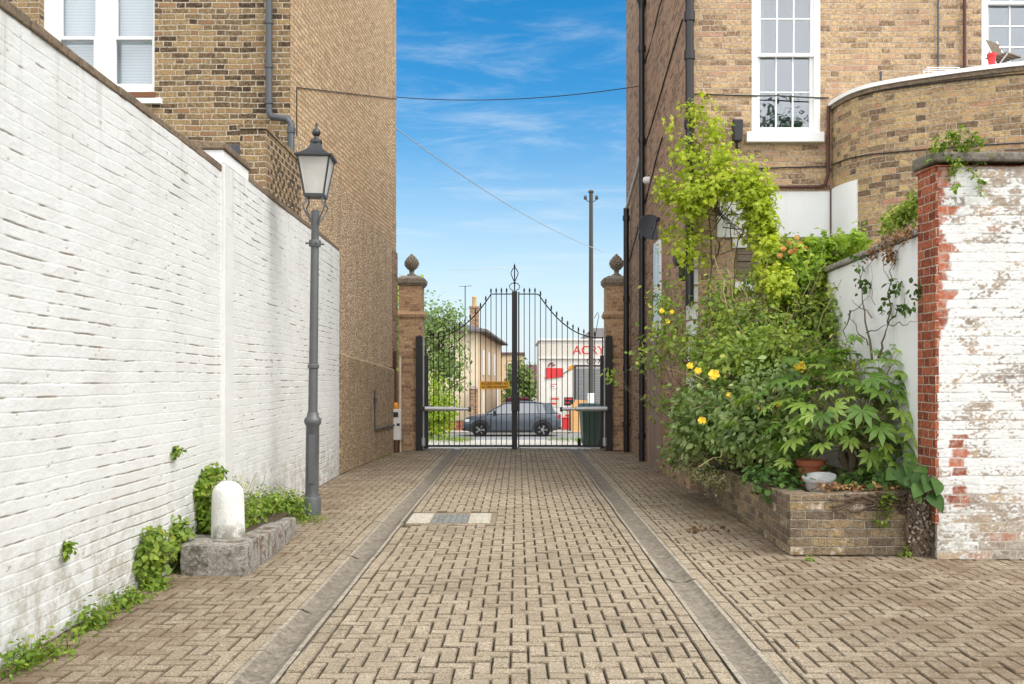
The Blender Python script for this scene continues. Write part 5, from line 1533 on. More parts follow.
# wheelie bins
for (x, y, rz_, lab) in ((1.62, 15.35*K, 4, 'dark green wheelie bin just beyond the gate, nearer the lane'), (1.98, 15.6*K, -7, 'dark green wheelie bin just beyond the gate, half hidden by the hinge post')):
    t = thing('wheelie_bin', lab, 'wheelie bin', (x, y, gz(y)-.02), R(rz_), 'green wheelie bins beyond the gate')
    mb = MB(); mb.hexa([(-.17, -.2, .04), (.17, -.2, .04), (.17, .2, .08), (-.17, .2, .08)], [(-.225, -.29, .92), (.225, -.29, .92), (.225, .27, .92), (-.225, .27, .92)]); mb.build('body', M['green_bin'], t, bevel=0.02)
    mb = MB(); mb.box(-.235, .235, -.30, .28, .885, .93); mb.build('rim', M['green_bin'], t, bevel=0.01)
    mb = MB(); mb.hexa([(-.24, -.32, .932), (.24, -.32, .932), (.24, .29, .932), (-.24, .29, .932)], [(-.20, -.24, .985), (.20, -.24, .985), (.20, .24, .995), (-.20, .24, .995)]); mb.build('lid', M['green_bin'], t, bevel=0.015)
    mb = MB(); mb.tube([(-.2, .32, .95), (.2, .32, .95)], .018, 8); mb.build('handle', M['green_bin'], t)
    for s_ in (-1, 1):
        mb = MB(); mb.tube([(s_*.19, .22, .10), (s_*.245, .22, .10)], .10, 16); mb.build('wheel', M['tyre'], t)

# telegraph pole and its wires
PX, PYY = 2.46, 23.0*K
t = thing('telegraph_pole', 'tall dark telegraph pole with two small brackets at the top beyond the gate', 'telegraph pole', (PX, PYY, gz(PYY)))
mb = MB(); mb.tube([(0, 0, 0), (0, 0, 4.5), (0, 0, 8.35)], [.088, .078, .064], 14); mb.build('pole', M['pole'], t)
mb = MB()
for s_ in (-1, 1): mb.tube([(0, 0, 8.0), (s_*.14, 0, 8.06), (s_*.19, 0, 8.14)], .016, 6); mb.lathe([(.045, 8.10), (.06, 8.13), (.05, 8.2), (.02, 8.24)], (s_*.19, 0, 0), 10)
mb.lathe([(.09, 8.33), (.10, 8.37), (.05, 8.42), (.001, 8.43)], n=12)
mb.build('bracket', M['pole'], t)
mb = MB(); mb.box(-.13, .12, -.20, -.10, 1.2, 1.58); mb.build('junction_box', M['white_plastic'], t, bevel=0.015)
mb = MB(); mb.tube([(.1, -.05, 4.1), (.22, -.08, 4.3), (.26, -.08, 4.2), (.20, -.08, 3.9), (.1, -.06, 3.2)], .012, 6); mb.build('cable_tail', M['wire'], t)
def wire(name, label, a, b, sag, r, mat):
    a, b = Vector(a), Vector(b)
    t = thing(name, label, 'wire', a)
    pts = [a.lerp(b, i/24)-a-Vector((0, 0, sag*4*(i/24)*(1-i/24))) for i in range(25)]
    mb = MB(); mb.tube(pts, r, 6); mb.build('strand', M[mat], t)
wire('overhead_wire', 'dark overhead wire slung between the two brick buildings across the sky', P(395, 97, 13.85), P(640, 86, 12.0), .14, .008, 'wire')
wire('overhead_wire', 'pale thin overhead wire sloping down across the sky towards the gate pillar', P(396, 128, 13.9), P(604, 252, 20.5), .25, .010, 'wire_pale')
wire('overhead_wire', 'short pale wire low in the sky above the tip of the gate', P(449, 269.5, 26), P(522, 266, 30), .05, .013, 'wire_pale')

# old house on the left
HB = gz(36*K)
t = thing('house', 'cream rendered house with a low hipped roof and a chimney behind the leafy tree', 'house', (-2.1, 36*K, HB))
ev = 3.92-HB
a, b, c_, d_ = (0, 0), (.85, 14*K), (-8, 14.3*K), (-8, 0)
mb = MB(); mb.hexa([(*q, 0) for q in (a, b, c_, d_)], [(*q, ev) for q in (a, b, c_, d_)]); mb.build('wall', M['peach'], t)
mb = MB(); mb.box(-8.0, -0.02, -.03, -.002, 0, ev-.02); mb.build('front_render', M['cream'], t)
mb = MB()
o_ = [(.5, -.5), (1.35, 14.5*K), (-8.4, 14.8*K), (-8.4, -.5)]
rz1, rz2 = (-3.4, 4.6*K), (-3.2, 10*K)
v_ = [(*q, ev) for q in o_] + [(*q, ev+.12) for q in o_] + [(*rz1, ev+1.35), (*rz2, ev+1.35)]
mb.mesh(v_, [(0,3,2,1),(0,1,5,4),(1,2,6,5),(2,3,7,6),(3,0,4,7),(4,5,9,8),(5,6,9),(6,7,8,9),(7,4,8)])
rf = mb.build('roof', M['roof'], t)
mb = MB(); mb.box(-.85, -.30, 8.1, 8.65, ev+.2, ev+1.85); mb.box(-.90, -.25, 8.05, 8.7, ev+1.85, ev+1.97); mb.build('chimney', M['stock_red'], rf)
ch = rf.children[0]
mb = MB(); mb.lathe([(.15, 0), (.13, .5), (.16, .56), (.14, .62), (.10, .62)], (-.58, 8.38, ev+1.97), 16); mb.build('chimney_pot', M['pot_clay'], ch)
mb = MB(); mb.tube([(-1.0, 5.8, ev+.6), (-1.0, 5.8, ev+3.0)], 0.03, 6); mb.tube([(-1.35, 5.7, ev+2.95), (-.6, 5.9, ev+3.0)], .012, 5)
for i in range(6): mb.tube([(-1.3+i*.13, 5.5, ev+2.955+i*.008), (-1.3+i*.13, 6.0, ev+2.955+i*.008)], .008, 4)
mb.build('aerial', M['wire'], rf)
for (y_, z_) in ((2.8, 2.9), (7.1, 2.9), (12, 2.9), (2.8, .6), (8.5, .6), (15, .6)):
    mb = MB(); x_ = .0428*y_; mb.hexa([(x_+.01, y_, z_), (x_+.03, y_, z_), (x_+.09, y_+1.2, z_), (x_+.07, y_+1.2, z_)], [(x_+.01, y_, z_+1.4), (x_+.03, y_, z_+1.4), (x_+.09, y_+1, z_+1.4), (x_+.07, y_+1, z_+1.4)])
    mb.build('window', M['white_paint'], t)
for (x_, z_) in ((-2.2, 2.7), (-4.8, 2.7), (-4.8, .6)):
    mb = MB(); mb.box(x_, x_+1.0, -.05, -.031, z_, z_+1.5); w_ = mb.build('window', M['white_paint'], t)
    mb = MB(); mb.box(x_+.08, x_+.92, -.056, -.052, z_+.08, z_+1.42); mb.build('pane', M['car_glass'], w_)
t = thing('brick_pier', 'reddish brick garden pier in front of the cream house, beside the car bonnet', 'pier', (-2.32, 35.6*K, gz(35.6*K)))
mb = MB(); mb.box(-.22, .22, -.22, .22, 0, 2.15); mb.build('shaft', M['stock_red'], t)
mb = MB(); mb.hexa([(-.27, -.27, 2.152), (.27, -.27, 2.152), (.27, .27, 2.152), (-.27, .27, 2.152)], [(-.1, -.1, 2.32), (.1, -.1, 2.32), (.1, .1, 2.32), (-.1, .1, 2.32)]); mb.build('cap', M['stone'], t)
t = thing('low_wall', 'low red brick garden wall behind the bright hedge', 'wall', (-5, 34.4*K, gz(34.4*K)))
mb = MB(); mb.box(-5, 2.4, -.11, .11, 0, .55); mb.build('brickwork', M['red_quoin'], t)
mb = MB(); mb.box(-5, 2.43, -.14, .14, .552, .62); mb.build('coping', M['stone'], t)

# acrylics shop
SBZ = gz(38*K)
t = thing('shop', 'white single storey shop with red lettering and a grey roller shutter beyond the gate', 'shop', (1.22, 38*K, SBZ-.12))
mb = MB(); mb.box(0, 10, 0, 9, 0, 4.95); mb.build('wall', M['shop_white'], t)
mb = MB(); mb.box(-.05, 10.05, -.09, -.002, 4.05, 4.75); fa = mb.build('fascia', M['shop_cream'], t, bevel=0.01)
mb = MB(); mb.box(-.10, 10.1, -.16, 9.1, 4.952, 5.05); mb.box(-.08, 10.08, -.14, -.003, 3.94, 4.045); mb.build('cornice', M['shop_white'], t, bevel=0.01)
def letters(txt, x, z, size, mat, parent, y=-.097, bold=0.004):
    o = link('lettering', text_mesh(txt, size, .004, bold), M[mat], parent); o.location = (x, y, z); o.rotation_euler = (R(90), 0, 0); return o
letters('ACRY', 2.72, 4.40, .66, 'red', fa); fa.children[-1].scale.x = 1.05
letters('020 7 12', 3.2, 3.78, .34, 'red_dark', t, -.006)
x0 = 1.9
mb = MB(); nsl = 34
for i in range(nsl): mb.box(x0+.1, x0+3.2, -.03-.012*(i % 2), -.002, .02+i*.1, .02+(i+1)*.1-.012)
mb.build('roller_shutter', M['shutter'], t)
mb = MB(); mb.box(x0, x0+.098, -.06, -.002, 0, 3.52); mb.box(x0+3.202, x0+3.3, -.06, -.002, 0, 3.52); mb.box(x0, x0+3.3, -.08, -.002, 3.522, 3.60); mb.build('shutter_frame', M['dark_plastic'], t)
mb = MB(); mb.box(-.05, .25, -.06, -.002, 0, 3.9); mb.build('pilaster', M['shop_white'], t)
mb = MB(); mb.prism([(.36, 2.83), (1.28, 2.95), (1.28, 3.42), (.36, 3.44)], -.07, -.03, 'y'); sg = mb.build('red_sign', M['red'], t)
mb = MB(); mb.tube([(.45, -.06, 3.5), (.55, -.06, 3.68), (.72, -.06, 3.72), (.68, -.06, 3.55), (.85, -.06, 3.62)], .035, 6); mb.build('emblem', M['red_dark'], sg)
mb = MB(); mb.prism([(1.55, 3.25), (1.88, 3.42), (1.82, 3.60), (1.62, 3.52)], -.05, -.02, 'y'); mb.build('arrow_sign', M['orange'], t)
mb = MB(); mb.tube([(1.3, -.04, 3.12), (1.75, -.04, 3.4)], .02, 5); mb.tube([(-.05, -.03, 3.0), (.36, -.05, 2.85), (1.3, -.05, 2.98)], .02, 5); mb.build('bracket', M['dark_plastic'], t)
for (x_, z_, w_, h_, m_) in ((.55, 1.25, .55, .6, 'shop_cream'), (1.35, 1.35, .5, .45, 'dark_plastic'), (1.35, .55, .5, .7, 'shop_cream'), (.6, 2.3, .4, .3, 'white_plastic')):
    mb = MB(); mb.box(x_, x_+w_, -.02, -.002, z_, z_+h_); p_ = mb.build('poster', M[m_], t)
    mb = MB(); mb.box(x_+.06, x_+w_-.06, -.026, -.021, z_+h_*.7, z_+h_*.85); mb.box(x_+.06, x_+w_-.2, -.026, -.021, z_+h_*.25, z_+h_*.42); mb.build('print', M['red'], p_)
t = thing('slate_roof_house', 'grey slate roofed building rising behind the shop', 'house', (6.4, 54*K, gz(54*K)))
mb = MB(); mb.box(-2.2, 8, 0, 8, 0, 5.2); mb.build('wall', M['stock_red'], t)
mb = MB(); mb.mesh([(-2.5, -.3, 5.2), (8, -.3, 5.2), (8, 8.3, 5.2), (-2.5, 8.3, 5.2), (-.2, 3.5, 7.1), (8, 3.5, 7.1)], [(0,1,5,4),(3,4,5,2),(0,4,3),(1,2,5),(0,3,2,1)]); mb.build('roof', M['roof'], t)

# odds and ends on the pavement in front of the shop
t = thing('plastic_crate', 'bright red plastic crate on the pavement in front of the white shop', 'crate', (2.58, 35.0*K, gz(35*K)+.10))
mb = MB()
for (a, b, c2, d2) in ((-.3, .3, -.2, -.17), (-.3, .3, .17, .2), (-.3, -.27, -.17, .17), (.27, .3, -.17, .17)): mb.box(a, b, c2, d2, 0, .55)
mb.box(-.27, .27, -.17, .17, 0, .03); mb.build('body', M['red'], t)
mb = MB(); mb.box(-.32, .32, -.22, .22, .552, .60); mb.build('rim', M['red'], t, bevel=0.01)
t = thing('plywood_sheet', 'brown plywood sheets leaning by the roller shutter of the shop', 'plywood', (2.95, 33.9*K, gz(34*K)+.03))
mb = MB()
for i in range(3):
    mb.hexa([(-.32+i*.1, -.30+i*.08, 0), (.36+i*.05, -.30+i*.08, 0), (.36+i*.05, -.27+i*.08, 0), (-.32+i*.1, -.27+i*.08, 0)], [(-.32+i*.1, .10+i*.08, 1.35+.12*i), (.36+i*.05, .10+i*.08, 1.45+.05*i), (.36+i*.05, .13+i*.08, 1.45+.05*i), (-.32+i*.1, .13+i*.08, 1.35+.12*i)])
mb.build('sheets', M['ply'], t)
mb = MB(); mb.box(-.4, .6, .45, .49, 0, 1.2); mb.box(-.4, -.34, .49, .6, 0, 1.2); mb.box(.54, .6, .49, .6, 0, 1.2); mb.build('frame', M['timber'], t)
for (x_, y_, m_, lab) in ((3.35, 35.2, 'cream', 'cardboard box by the shutter behind the plywood sheets'), (4.1, 35.4, 'dark_plastic', 'dark bag of rubbish by the shutter behind the wheelie bins')):
    t = thing('storage_box' if m_ == 'cream' else 'rubbish_bag', lab, 'box' if m_ == 'cream' else 'bag', (x_, y_*K, gz(35.3*K)+.07))
    if m_ == 'cream':
        mb = MB(); mb.box(-.3, .3, -.25, .25, 0, .95); mb.build('carton', M['ply'], t, bevel=0.01)
        mb = MB(); mb.quad([(-.3, -.25, .951), (.3, -.25, .951), (.36, -.45, 1.05), (-.34, -.45, 1.05)]); mb.quad([(-.3, .25, .951), (.3, .25, .951), (.34, .42, 1.08), (-.34, .42, 1.08)]); mb.build('flap', M['ply'], t, fix=False)
    else:
        mb = MB(); mb.lathe([(.25, 0), (.38, .15), (.40, .4), (.33, .7), (.15, .95), (.06, 1.05), (.12, 1.15), (.02, 1.17)], n=11); mb.build('bag', M['dark_plastic'], t)

# distant buildings closing the view
t = thing('distant_building', 'long tan building at the far end of the view between the house and shop', 'building', (-3, 78*K, gz(78*K)))
mb = MB(); mb.box(-14, 3.6, 0, 9, 0, 5.7); mb.build('wall', M['peach'], t)
mb = MB(); mb.box(-14.2, 3.8, -.2, 9.2, 5.702, 6.0); mb.build('roof', M['maroon'], t)
for i in range(10):
    mb = MB(); mb.box(-13+i*1.65, -12.1+i*1.65, -.03, -.002, 3.2, 4.7); mb.build('window', M['dark_plastic'], t)
t = thing('distant_house', 'far house with a maroon tiled roof left of the shop', 'house', (2.0, 66*K, gz(66*K)))
mb = MB(); mb.box(-2.4, 12, 0, 8, 0, 2.6); mb.build('wall', M['shop_cream'], t)
mb = MB(); mb.mesh([(-2.7, -.4, 2.6), (12, -.4, 2.6), (12, 8.4, 2.6), (-2.7, 8.4, 2.6), (-2.3, 4, 4.4), (12, 4, 4.4)], [(0,1,5,4),(3,4,5,2),(0,4,3),(1,2,5),(0,3,2,1)]); mb.build('roof', M['maroon'], t)

# ------------------------------------------------------------------ trees and hedge of the street
def tree(name, label, base, h, blobs, n, per, size, mat, trunk_r, spread, droop=0.3, group=None, tm=L_OVAL):
    base = Vector((base[0], base[1]*K, base[2])); blobs = [(b[0], b[1]*K, *b[2:]) for b in blobs]
    root = thing(name, label, 'tree' if 'tree' in name else 'hedge', base, 0, group)
    mb = MB()
    zc = min(b[2] for b in blobs)
    top = Vector((sum(b[0] for b in blobs)/len(blobs), sum(b[1] for b in blobs)/len(blobs), base.z+h*.72))
    tp = wander(base, top, 8, h*.015)
    mb.tube(tp, [trunk_r*(1-.75*i/8) for i in range(9)], 9)
    under(mb.build('trunk', M['bark'], fix=False), root)
    mb = MB()
    for b in blobs:
        for q in range(3):
            s_ = tp[int(rng.integers(3, 7))]
            e = Vector((b[0], b[1], b[2])) + Vector(rng.normal(size=3)*np.array(b[3:6])*.35)
            mb.tube(wander(s_, e, 5, h*.02), [trunk_r*.4*(1-.8*i/5) for i in range(6)], 5)
    under(mb.build('limb', M['bark'], fix=False), root)
    under(foliage('crown', [clumps(blobs, n, per, spread, size=size, droop=droop, tm=tm)], M[mat], None), root)
    return root
tree('tree', 'loose weeping tree in front of the cream house beyond the gate', (-3.3, 28.5, gz(28*K)), 6.4,
     [(-3.3, 28.5, 3.0, 1.3, 1.0, 1.6), (-2.8, 28.3, 2.0, .8, .9, 1.3), (-4.4, 28.6, 3.4, 1.4, 1.1, 1.9), (-3.0, 28.4, 4.0, .8, .8, .8)], 400, 9, .15, 'leaf_tree', .14, .20, .9)
tree('tree', 'tall green tree showing between the pebbledash wall and the gate pillar', (-6.2, 30, gz(30*K)), 8.0,
     [(-5.6, 30, 3.6, 1.7, 1.5, 2.6), (-7, 30.5, 4.6, 2.0, 1.6, 2.2), (-5.0, 29.6, 1.5, 1.2, 1, 1.5)], 420, 9, .2, 'leaf_hedge', .2, .24, .4)
tree('tree', 'small yellow green tree far off between the house and the shop', (0.1, 52, gz(52*K)), 4.2,
     [(0.0, 52, 1.6, 1.0, .9, 1.4), (.7, 52.4, .6, .8, .8, 1.0), (-.5, 51.8, .4, .7, .7, .9)], 240, 8, .24, 'leaf_tree', .12, .25)
tree('hedge', 'bright yellow green hedge just beyond the gate by the forecourt', (-3.1, 24.3, gz(24*K)), 2.4,
     [(-3.5, 24.4, .55, 1.4, .8, 1.3), (-2.8, 24.2, .3, .65, .6, 1.0), (-4.6, 24.6, .8, 1.4, .8, 1.3), (-2.65, 24.0, .0, .4, .45, .7)], 800, 10, .10, 'leaf_hedge', .06, .10, .2)
# trees behind the camera, seen only mirrored in the panes
tree('tree', 'dark leafy tree mirrored in the lower panes of the tall sash window', (11.5, -12, -.05), 13.2,
     [(11.3, -12, 11.4, 1.2, 1.5, 2.2), (13.2, -12.5, 10.6, 1.4, 1.5, 2.0), (9.6, -12, 9.4, 1.6, 1.5, 2.0), (12, -12, 8, 2.6, 2, 2.4)], 360, 9, .34, 'leaf_dark', .3, .4)

# tufts of grass along the forecourt
def grass(name, x0, x1, y0, y1, n, h, mat='leaf_weed'):
    x = x0+(x1-x0)*rng.random(n); y = (y0+(y1-y0)*rng.random(n))*K
    keep = vnoise(x*1.3+3, y*1.3+8, 77, 2) > .42
    x, y = x[keep], y[keep]; n = len(x)
    z = np.array([gz(v) for v in y])-.02
    pts = np.stack([x, y, z], 1)
    nrm = np.stack([rng.normal(size=n), rng.normal(size=n), .2*np.ones(n)], 1)
    td = np.stack([rng.normal(size=n)*.4, rng.normal(size=n)*.4, np.ones(n)*1.3], 1)
    o = foliage(name, [(pts, nrm, h*(.5+rng.random(n)), L_BLADE, td, rng.random(n))], M[mat], None)
    o['kind'] = 'stuff'
    return o
grass('grass', -3.4, -1.5, 20.0, 24.3, 1300, .16)
grass('grass', 1.0, 3.6, 20.5, 24.3, 1300, .14)

# ------------------------------------------------------------------ plants of the planter and the right wall
def B(px, py, D, rx, ry, rd=0.25, w=1.0):
    c_ = P(px, py, D); k = D/F0
    return (c_.x, c_.y, c_.z, rx*k, rd*1.25, ry*k, w)
def branchy(root, blobs, per, amp=.05, r=.008):
    out = []
    for b in blobs:
        for q in range(per):
            e = Vector(b[:3]) + Vector(rng.normal(size=3)*np.array(b[3:6])*.55)
            out.append((wander(root, e, 7, amp), r*(.6+.7*rng.random())))
    return out
def flower(root, c_, size, mat, name='flower', facing=(-.2, -1, .35)):
    """Open bloom: two whorls of petals round a centre."""
    pts = []; nr_ = []; td = []; fz = Vector(facing).normalized()
    a0 = fz.orthogonal().normalized(); b0 = fz.cross(a0)
    for ring_, k_ in ((0, 6), (1, 6), (2, 5)):
        for i in range(k_):
            a = 2*math.pi*(i+.5*ring_)/k_
            d_ = a0*math.cos(a)+b0*math.sin(a)
            pts.append(Vector(c_)+fz*.006*ring_); nr_.append(fz*(1.0)+d_*(-.25-.35*ring_)); td.append((d_+fz*(.1+.45*ring_))*3)
    n_ = len(pts)
    sz = np.array([size*.55]*6+[size*.48]*6+[size*.32]*5)
    tm = (np.array([(0,0,0),(-.38,.45,.04),(-.30,.85,.02),(0,1,-.05),(.30,.85,.02),(.38,.45,.04)], float), [(0,1,2,3),(0,3,4,5)])
    o = foliage(name, [(np.array(pts), np.array(nr_), sz, tm, np.array(td), rng.random(n_))], mat, None)
    return under(o, root)

# lime climber over the corner of the building
vb_top = [B(697,112,8.75,18,14,.12,.5), B(714,133,8.7,14,14,.12,.5), B(683,152,8.72,15,20,.12,.45), B(672,120,8.75,8,12,.1,.25), B(668,190,8.8,13,16,.15,.4), B(700,160,8.7,20,18,.15,.6), B(690,245,8.7,22,26,.15,.35), B(672,235,8.75,16,18,.15,.35), B(735,218,8.7,26,22,.1,.22)]
vb = [B(702,190,8.62,32,20,.22,.65), B(735,182,8.55,30,22,.22,.8), B(718,158,8.6,20,9,.2,.4), B(757,200,8.48,15,22,.2,2.2), B(763,232,8.44,11,24,.18,3.4), B(772,262,8.1,11,22,.16,3.6), B(780,285,7.8,11,13,.15,3.2), B(688,205,8.65,18,12,.2,.5)]
vine = plant('climbing_vine', 'lime green climber hanging in an arch over the corner of the right building', 'climbing plant', (2.45, 8.75*K, .40),
      [clumps(vb_top, 150, 8, .07, size=.042, tm=L_VINE, droop=.5), clumps(vb, 560, 9, .065, size=.047, tm=L_VINE, droop=.8)], M['leaf_lime'],
      [(wander((2.45, 8.75*K, .4), P(712, 265, 8.75), 10, .03), .022), (wander((2.5, 8.7*K, .4), P(738, 240, 8.7), 10, .03), .018), (wander(P(712,265,8.75), P(692,120,8.75), 9, .05), .012), (wander(P(712,265,8.75), P(735,175,8.6), 8, .06), .012), (wander(P(738,240,8.7), P(700,180,8.65), 8, .06), .010), (wander(P(738,240,8.7), P(765,190,8.5), 8, .05), .010), (wander(P(720,255,8.7), P(748,200,8.6), 8, .05), .008), (wander(P(716,262,8.7), P(728,205,8.7), 8, .04), .007)] + branchy(P(720,215,8.68), vb+vb_top, 2, .05, .005))
vb2 = [B(832,249,8.0,28,9,.2,1.2), B(803,262,8.0,24,18,.25,1.0), B(856,243,7.7,12,7,.15,1.0), B(815,280,7.9,26,16,.25,.8), B(800,300,8.0,20,20,.25,.5)]
plant('climbing_vine', 'bright green climber spilling over the top of the white side wall', 'climbing plant', (3.25, 8.4*K, .42),
      [clumps(vb2, 440, 10, .06, size=.05, tm=L_VINE, droop=.5)], M['leaf_vine'], [(wander((3.25, 8.4*K, .42), P(805, 268, 8.0), 10, .04), .016)] + branchy(P(805, 275, 8.0), vb2, 3, .05, .006))
# roses
bb_pre = [B(722,405,7.5,34,30,.35), B(745,440,7.0,40,32,.4), B(770,392,7.0,36,28,.35), B(800,400,6.6,30,26,.3)]
rb = [B(800,305,7.9,34,26,.35), B(760,330,7.8,42,30,.4), B(828,322,7.6,22,34,.3), B(722,305,8.4,26,30,.3,.7), B(735,362,7.6,45,26,.4), B(785,352,7.3,40,28,.4), B(830,365,7.0,28,22,.35,.8), B(700,350,8.2,24,26,.35,.7), B(770,280,8.2,30,22,.25,.6), B(815,270,8.0,20,14,.2,.4)]
rstr = [B(664,300,8.8,14,20,.2,.3), B(655,340,8.7,16,16,.2,.3), B(652,362,8.6,20,9,.2,.35), B(672,325,8.6,18,18,.25,.4), B(614,374,8.4,9,10,.1,.5), B(660,400,8.4,12,12,.2,.2), B(640,350,8.5,12,6,.1,.2)]
rose = plant('rose_bush', 'tall rose bush with yellow blooms filling the planter in front of the bay', 'rose bush', (2.75, 7.8*K, .42),
      [clumps(rb, 1000, 9, .08, size=.058, droop=.35, var=.5), clumps(rstr, 120, 7, .06, size=.058, droop=.35)], M['leaf_rose'],
      branchy((2.75, 7.8*K, .42), rb, 7, .09, .010) + branchy((2.45, 8.2*K, .42), rstr, 3, .07, .006) + [(wander(P(680,345,8.6), P(612,376,8.4), 7, .03), .005)])
# long thorny canes arching out of the leaves
mb = MB()
for i in range(100):
    a_ = rb[int(rng.integers(len(rb)))] if i % 3 else bb_pre[int(rng.integers(len(bb_pre)))]
    s0 = Vector((2.75, 7.6*K, .6)).lerp(Vector(a_[:3]), .5); e = Vector(a_[:3])+Vector((rng.normal()*a_[3]*.9, -abs(rng.normal())*a_[4]*.6-.32, rng.normal()*a_[5]*.8))
    w_ = wander(s0, e, 8, .03, .10*rng.random()); r_ = .0055+.005*rng.random()
    mb.tube(w_, [r_*(1-.6*k/8) for k in range(9)], 5)
under(mb.build('cane', M['cane'], fix=False), rose)
for (px, py, D, s_) in ((714,375,7.15,.105), (698,371,7.2,.07), (690,366,7.25,.065), (800,367,6.75,.105), (702,421,7.0,.075), (662,311,8.5,.06), (672,312,8.5,.05), (779,404,6.6,.06), (757,408,6.7,.05), (729,395,7.0,.05), (668,322,8.5,.05)):
    flower(rose, P(px, py, D), s_*1.15, M['petal'])
ob = [B(793,243,7.95,12,9,.1), B(803,252,7.95,9,8,.1), B(786,256,7.95,9,10,.1)]
ro = plant('rose_bush', 'rose stems with apricot blooms against the white band of the building', 'rose bush', (3.1, 8.1*K, .42), [clumps(ob, 60, 7, .04, size=.05)], M['leaf_rose'], branchy((3.1, 8.1*K, .42), ob, 2, .03, .007))
for (px, py) in ((789,243), (795,238), (801,244), (797,250), (785,249), (791,252), (806,249), (781,256)): flower(ro, P(px+rng.normal()*1.0, py, 7.85), .07, M['petal_orange'], 'flower', (-.4+rng.normal()*.4, -1, .5))
# bluish shrub low at the lane side
bb = [B(722,405,7.5,34,30,.35), B(748,430,7.0,38,28,.4), B(702,432,7.7,26,24,.3), B(770,392,7.0,36,28,.35,.8), B(790,440,6.5,30,26,.3,.7), B(690,410,8.1,18,26,.25,.7), B(676,452,8.4,9,14,.15,.5)]
plant('leafy_shrub', 'dense bluish green shrub bulging over the lane side of the planter', 'shrub', (2.45, 7.3*K, .44), [clumps(bb, 950, 9, .075, size=.066, droop=.3, var=.5)], M['leaf_blue'], branchy((2.5, 7.3*K, .44), bb, 6, .07, .009))
vbx = [B(690,467,8.1,12,9,.12), B(705,474,7.6,14,8,.12), B(716,482,7.2,12,6,.1)]
plant('trailing_plant', 'pale variegated trailing plant spilling over the planter edge at the far end', 'plant', (2.4, 7.9*K, .42), [clumps(vbx, 90, 8, .035, size=.038)], M['leaf_var'])
# fatsia with big palmate leaves
cen = np.array(P(858, 425, 6.15))
fpts = []; fn = []; fs_ = []
spots = [(785,400,6.3),(800,382,6.2),(812,415,6.0),(795,440,6.1),(830,392,6.0),(845,372,6.1),(868,362,6.1),(888,360,6.05),(905,372,6.0),(918,392,5.95),(908,350,6.15),(896,345,6.2),(878,392,5.9),(862,410,5.85),(880,428,5.8),(900,412,5.85),(912,430,5.85),(915,455,5.8),(905,442,5.9),(838,425,5.85),(822,445,5.9),(850,440,5.9),(775,425,6.3),(785,462,6.2),(870,455,5.9),(893,462,5.8),(925,372,5.95),(860,385,6.1),(890,385,6.0),(820,365,6.3),(840,350,6.3),(805,405,6.1),(835,408,5.95),(782,380,6.4),(872,378,6.0),(900,395,5.95),(846,398,6.0),(885,445,5.85),(798,425,6.1),(916,412,5.9),(815,390,6.15),(770,405,6.4),(925,378,5.95),(929,402,5.9),(926,438,5.85),(931,460,5.8),(914,352,6.05),(920,420,5.9),(900,350,6.1)]
allsp = spots + [(a+rng.normal()*13+4, b+rng.normal()*14, c2+.05+.2*rng.random()) for a, b, c2 in spots if a > 835] + [(a+rng.normal()*14, b+rng.normal()*14, c2+.1+.25*rng.random()) for a, b, c2 in spots] + [(a+rng.normal()*20, b+rng.normal()*18, c2+.3+.2*rng.random()) for a, b, c2 in spots]
pet = []
for (px, py, D) in allsp:
    px = min(px, 932); p_ = P(px, py, D); out = unit(np.array(p_)-cen)
    fpts.append(np.array(p_)); fn.append(out*.5+np.array((0, -.22, 1.0))+rng.normal(size=3)*.28); fs_.append(.195*(.6+.55*rng.random()))
    pet.append((wander(Vector(cen)+Vector(rng.normal(size=3)*.07)-Vector((0, 0, .12)), p_, 4, .02, .03), .005))
fpts = np.array(fpts); fn = np.array(fn); td = unit(fpts-cen)*2+np.array((0, -.3, -.9))
fat = plant('fatsia_shrub', 'fatsia with large glossy palmate leaves at the front of the planter', 'shrub', (2.95, 6.15*K, .45),
      [(fpts, fn, np.array(fs_), L_PALM, td, np.clip(rng.random(len(fpts))*.7+.3*(np.arange(len(fpts)) < len(spots)), 0, 1))], M['leaf_fatsia'], pet, M['greenstem'])
mb = MB()
for i in range(7):
    a = 2*math.pi*i/7; mb.tube(wander((2.98+.07*math.cos(a), 6.12*K+.06*math.sin(a), .40), Vector(cen)+Vector((.10*math.cos(a*1.3), .08*math.sin(a), -.05)), 7, .02), [.05, .048, .045, .042, .036, .03, .022, .014], 8)
under(mb.build('trunk', M['bark'], fix=False), fat)
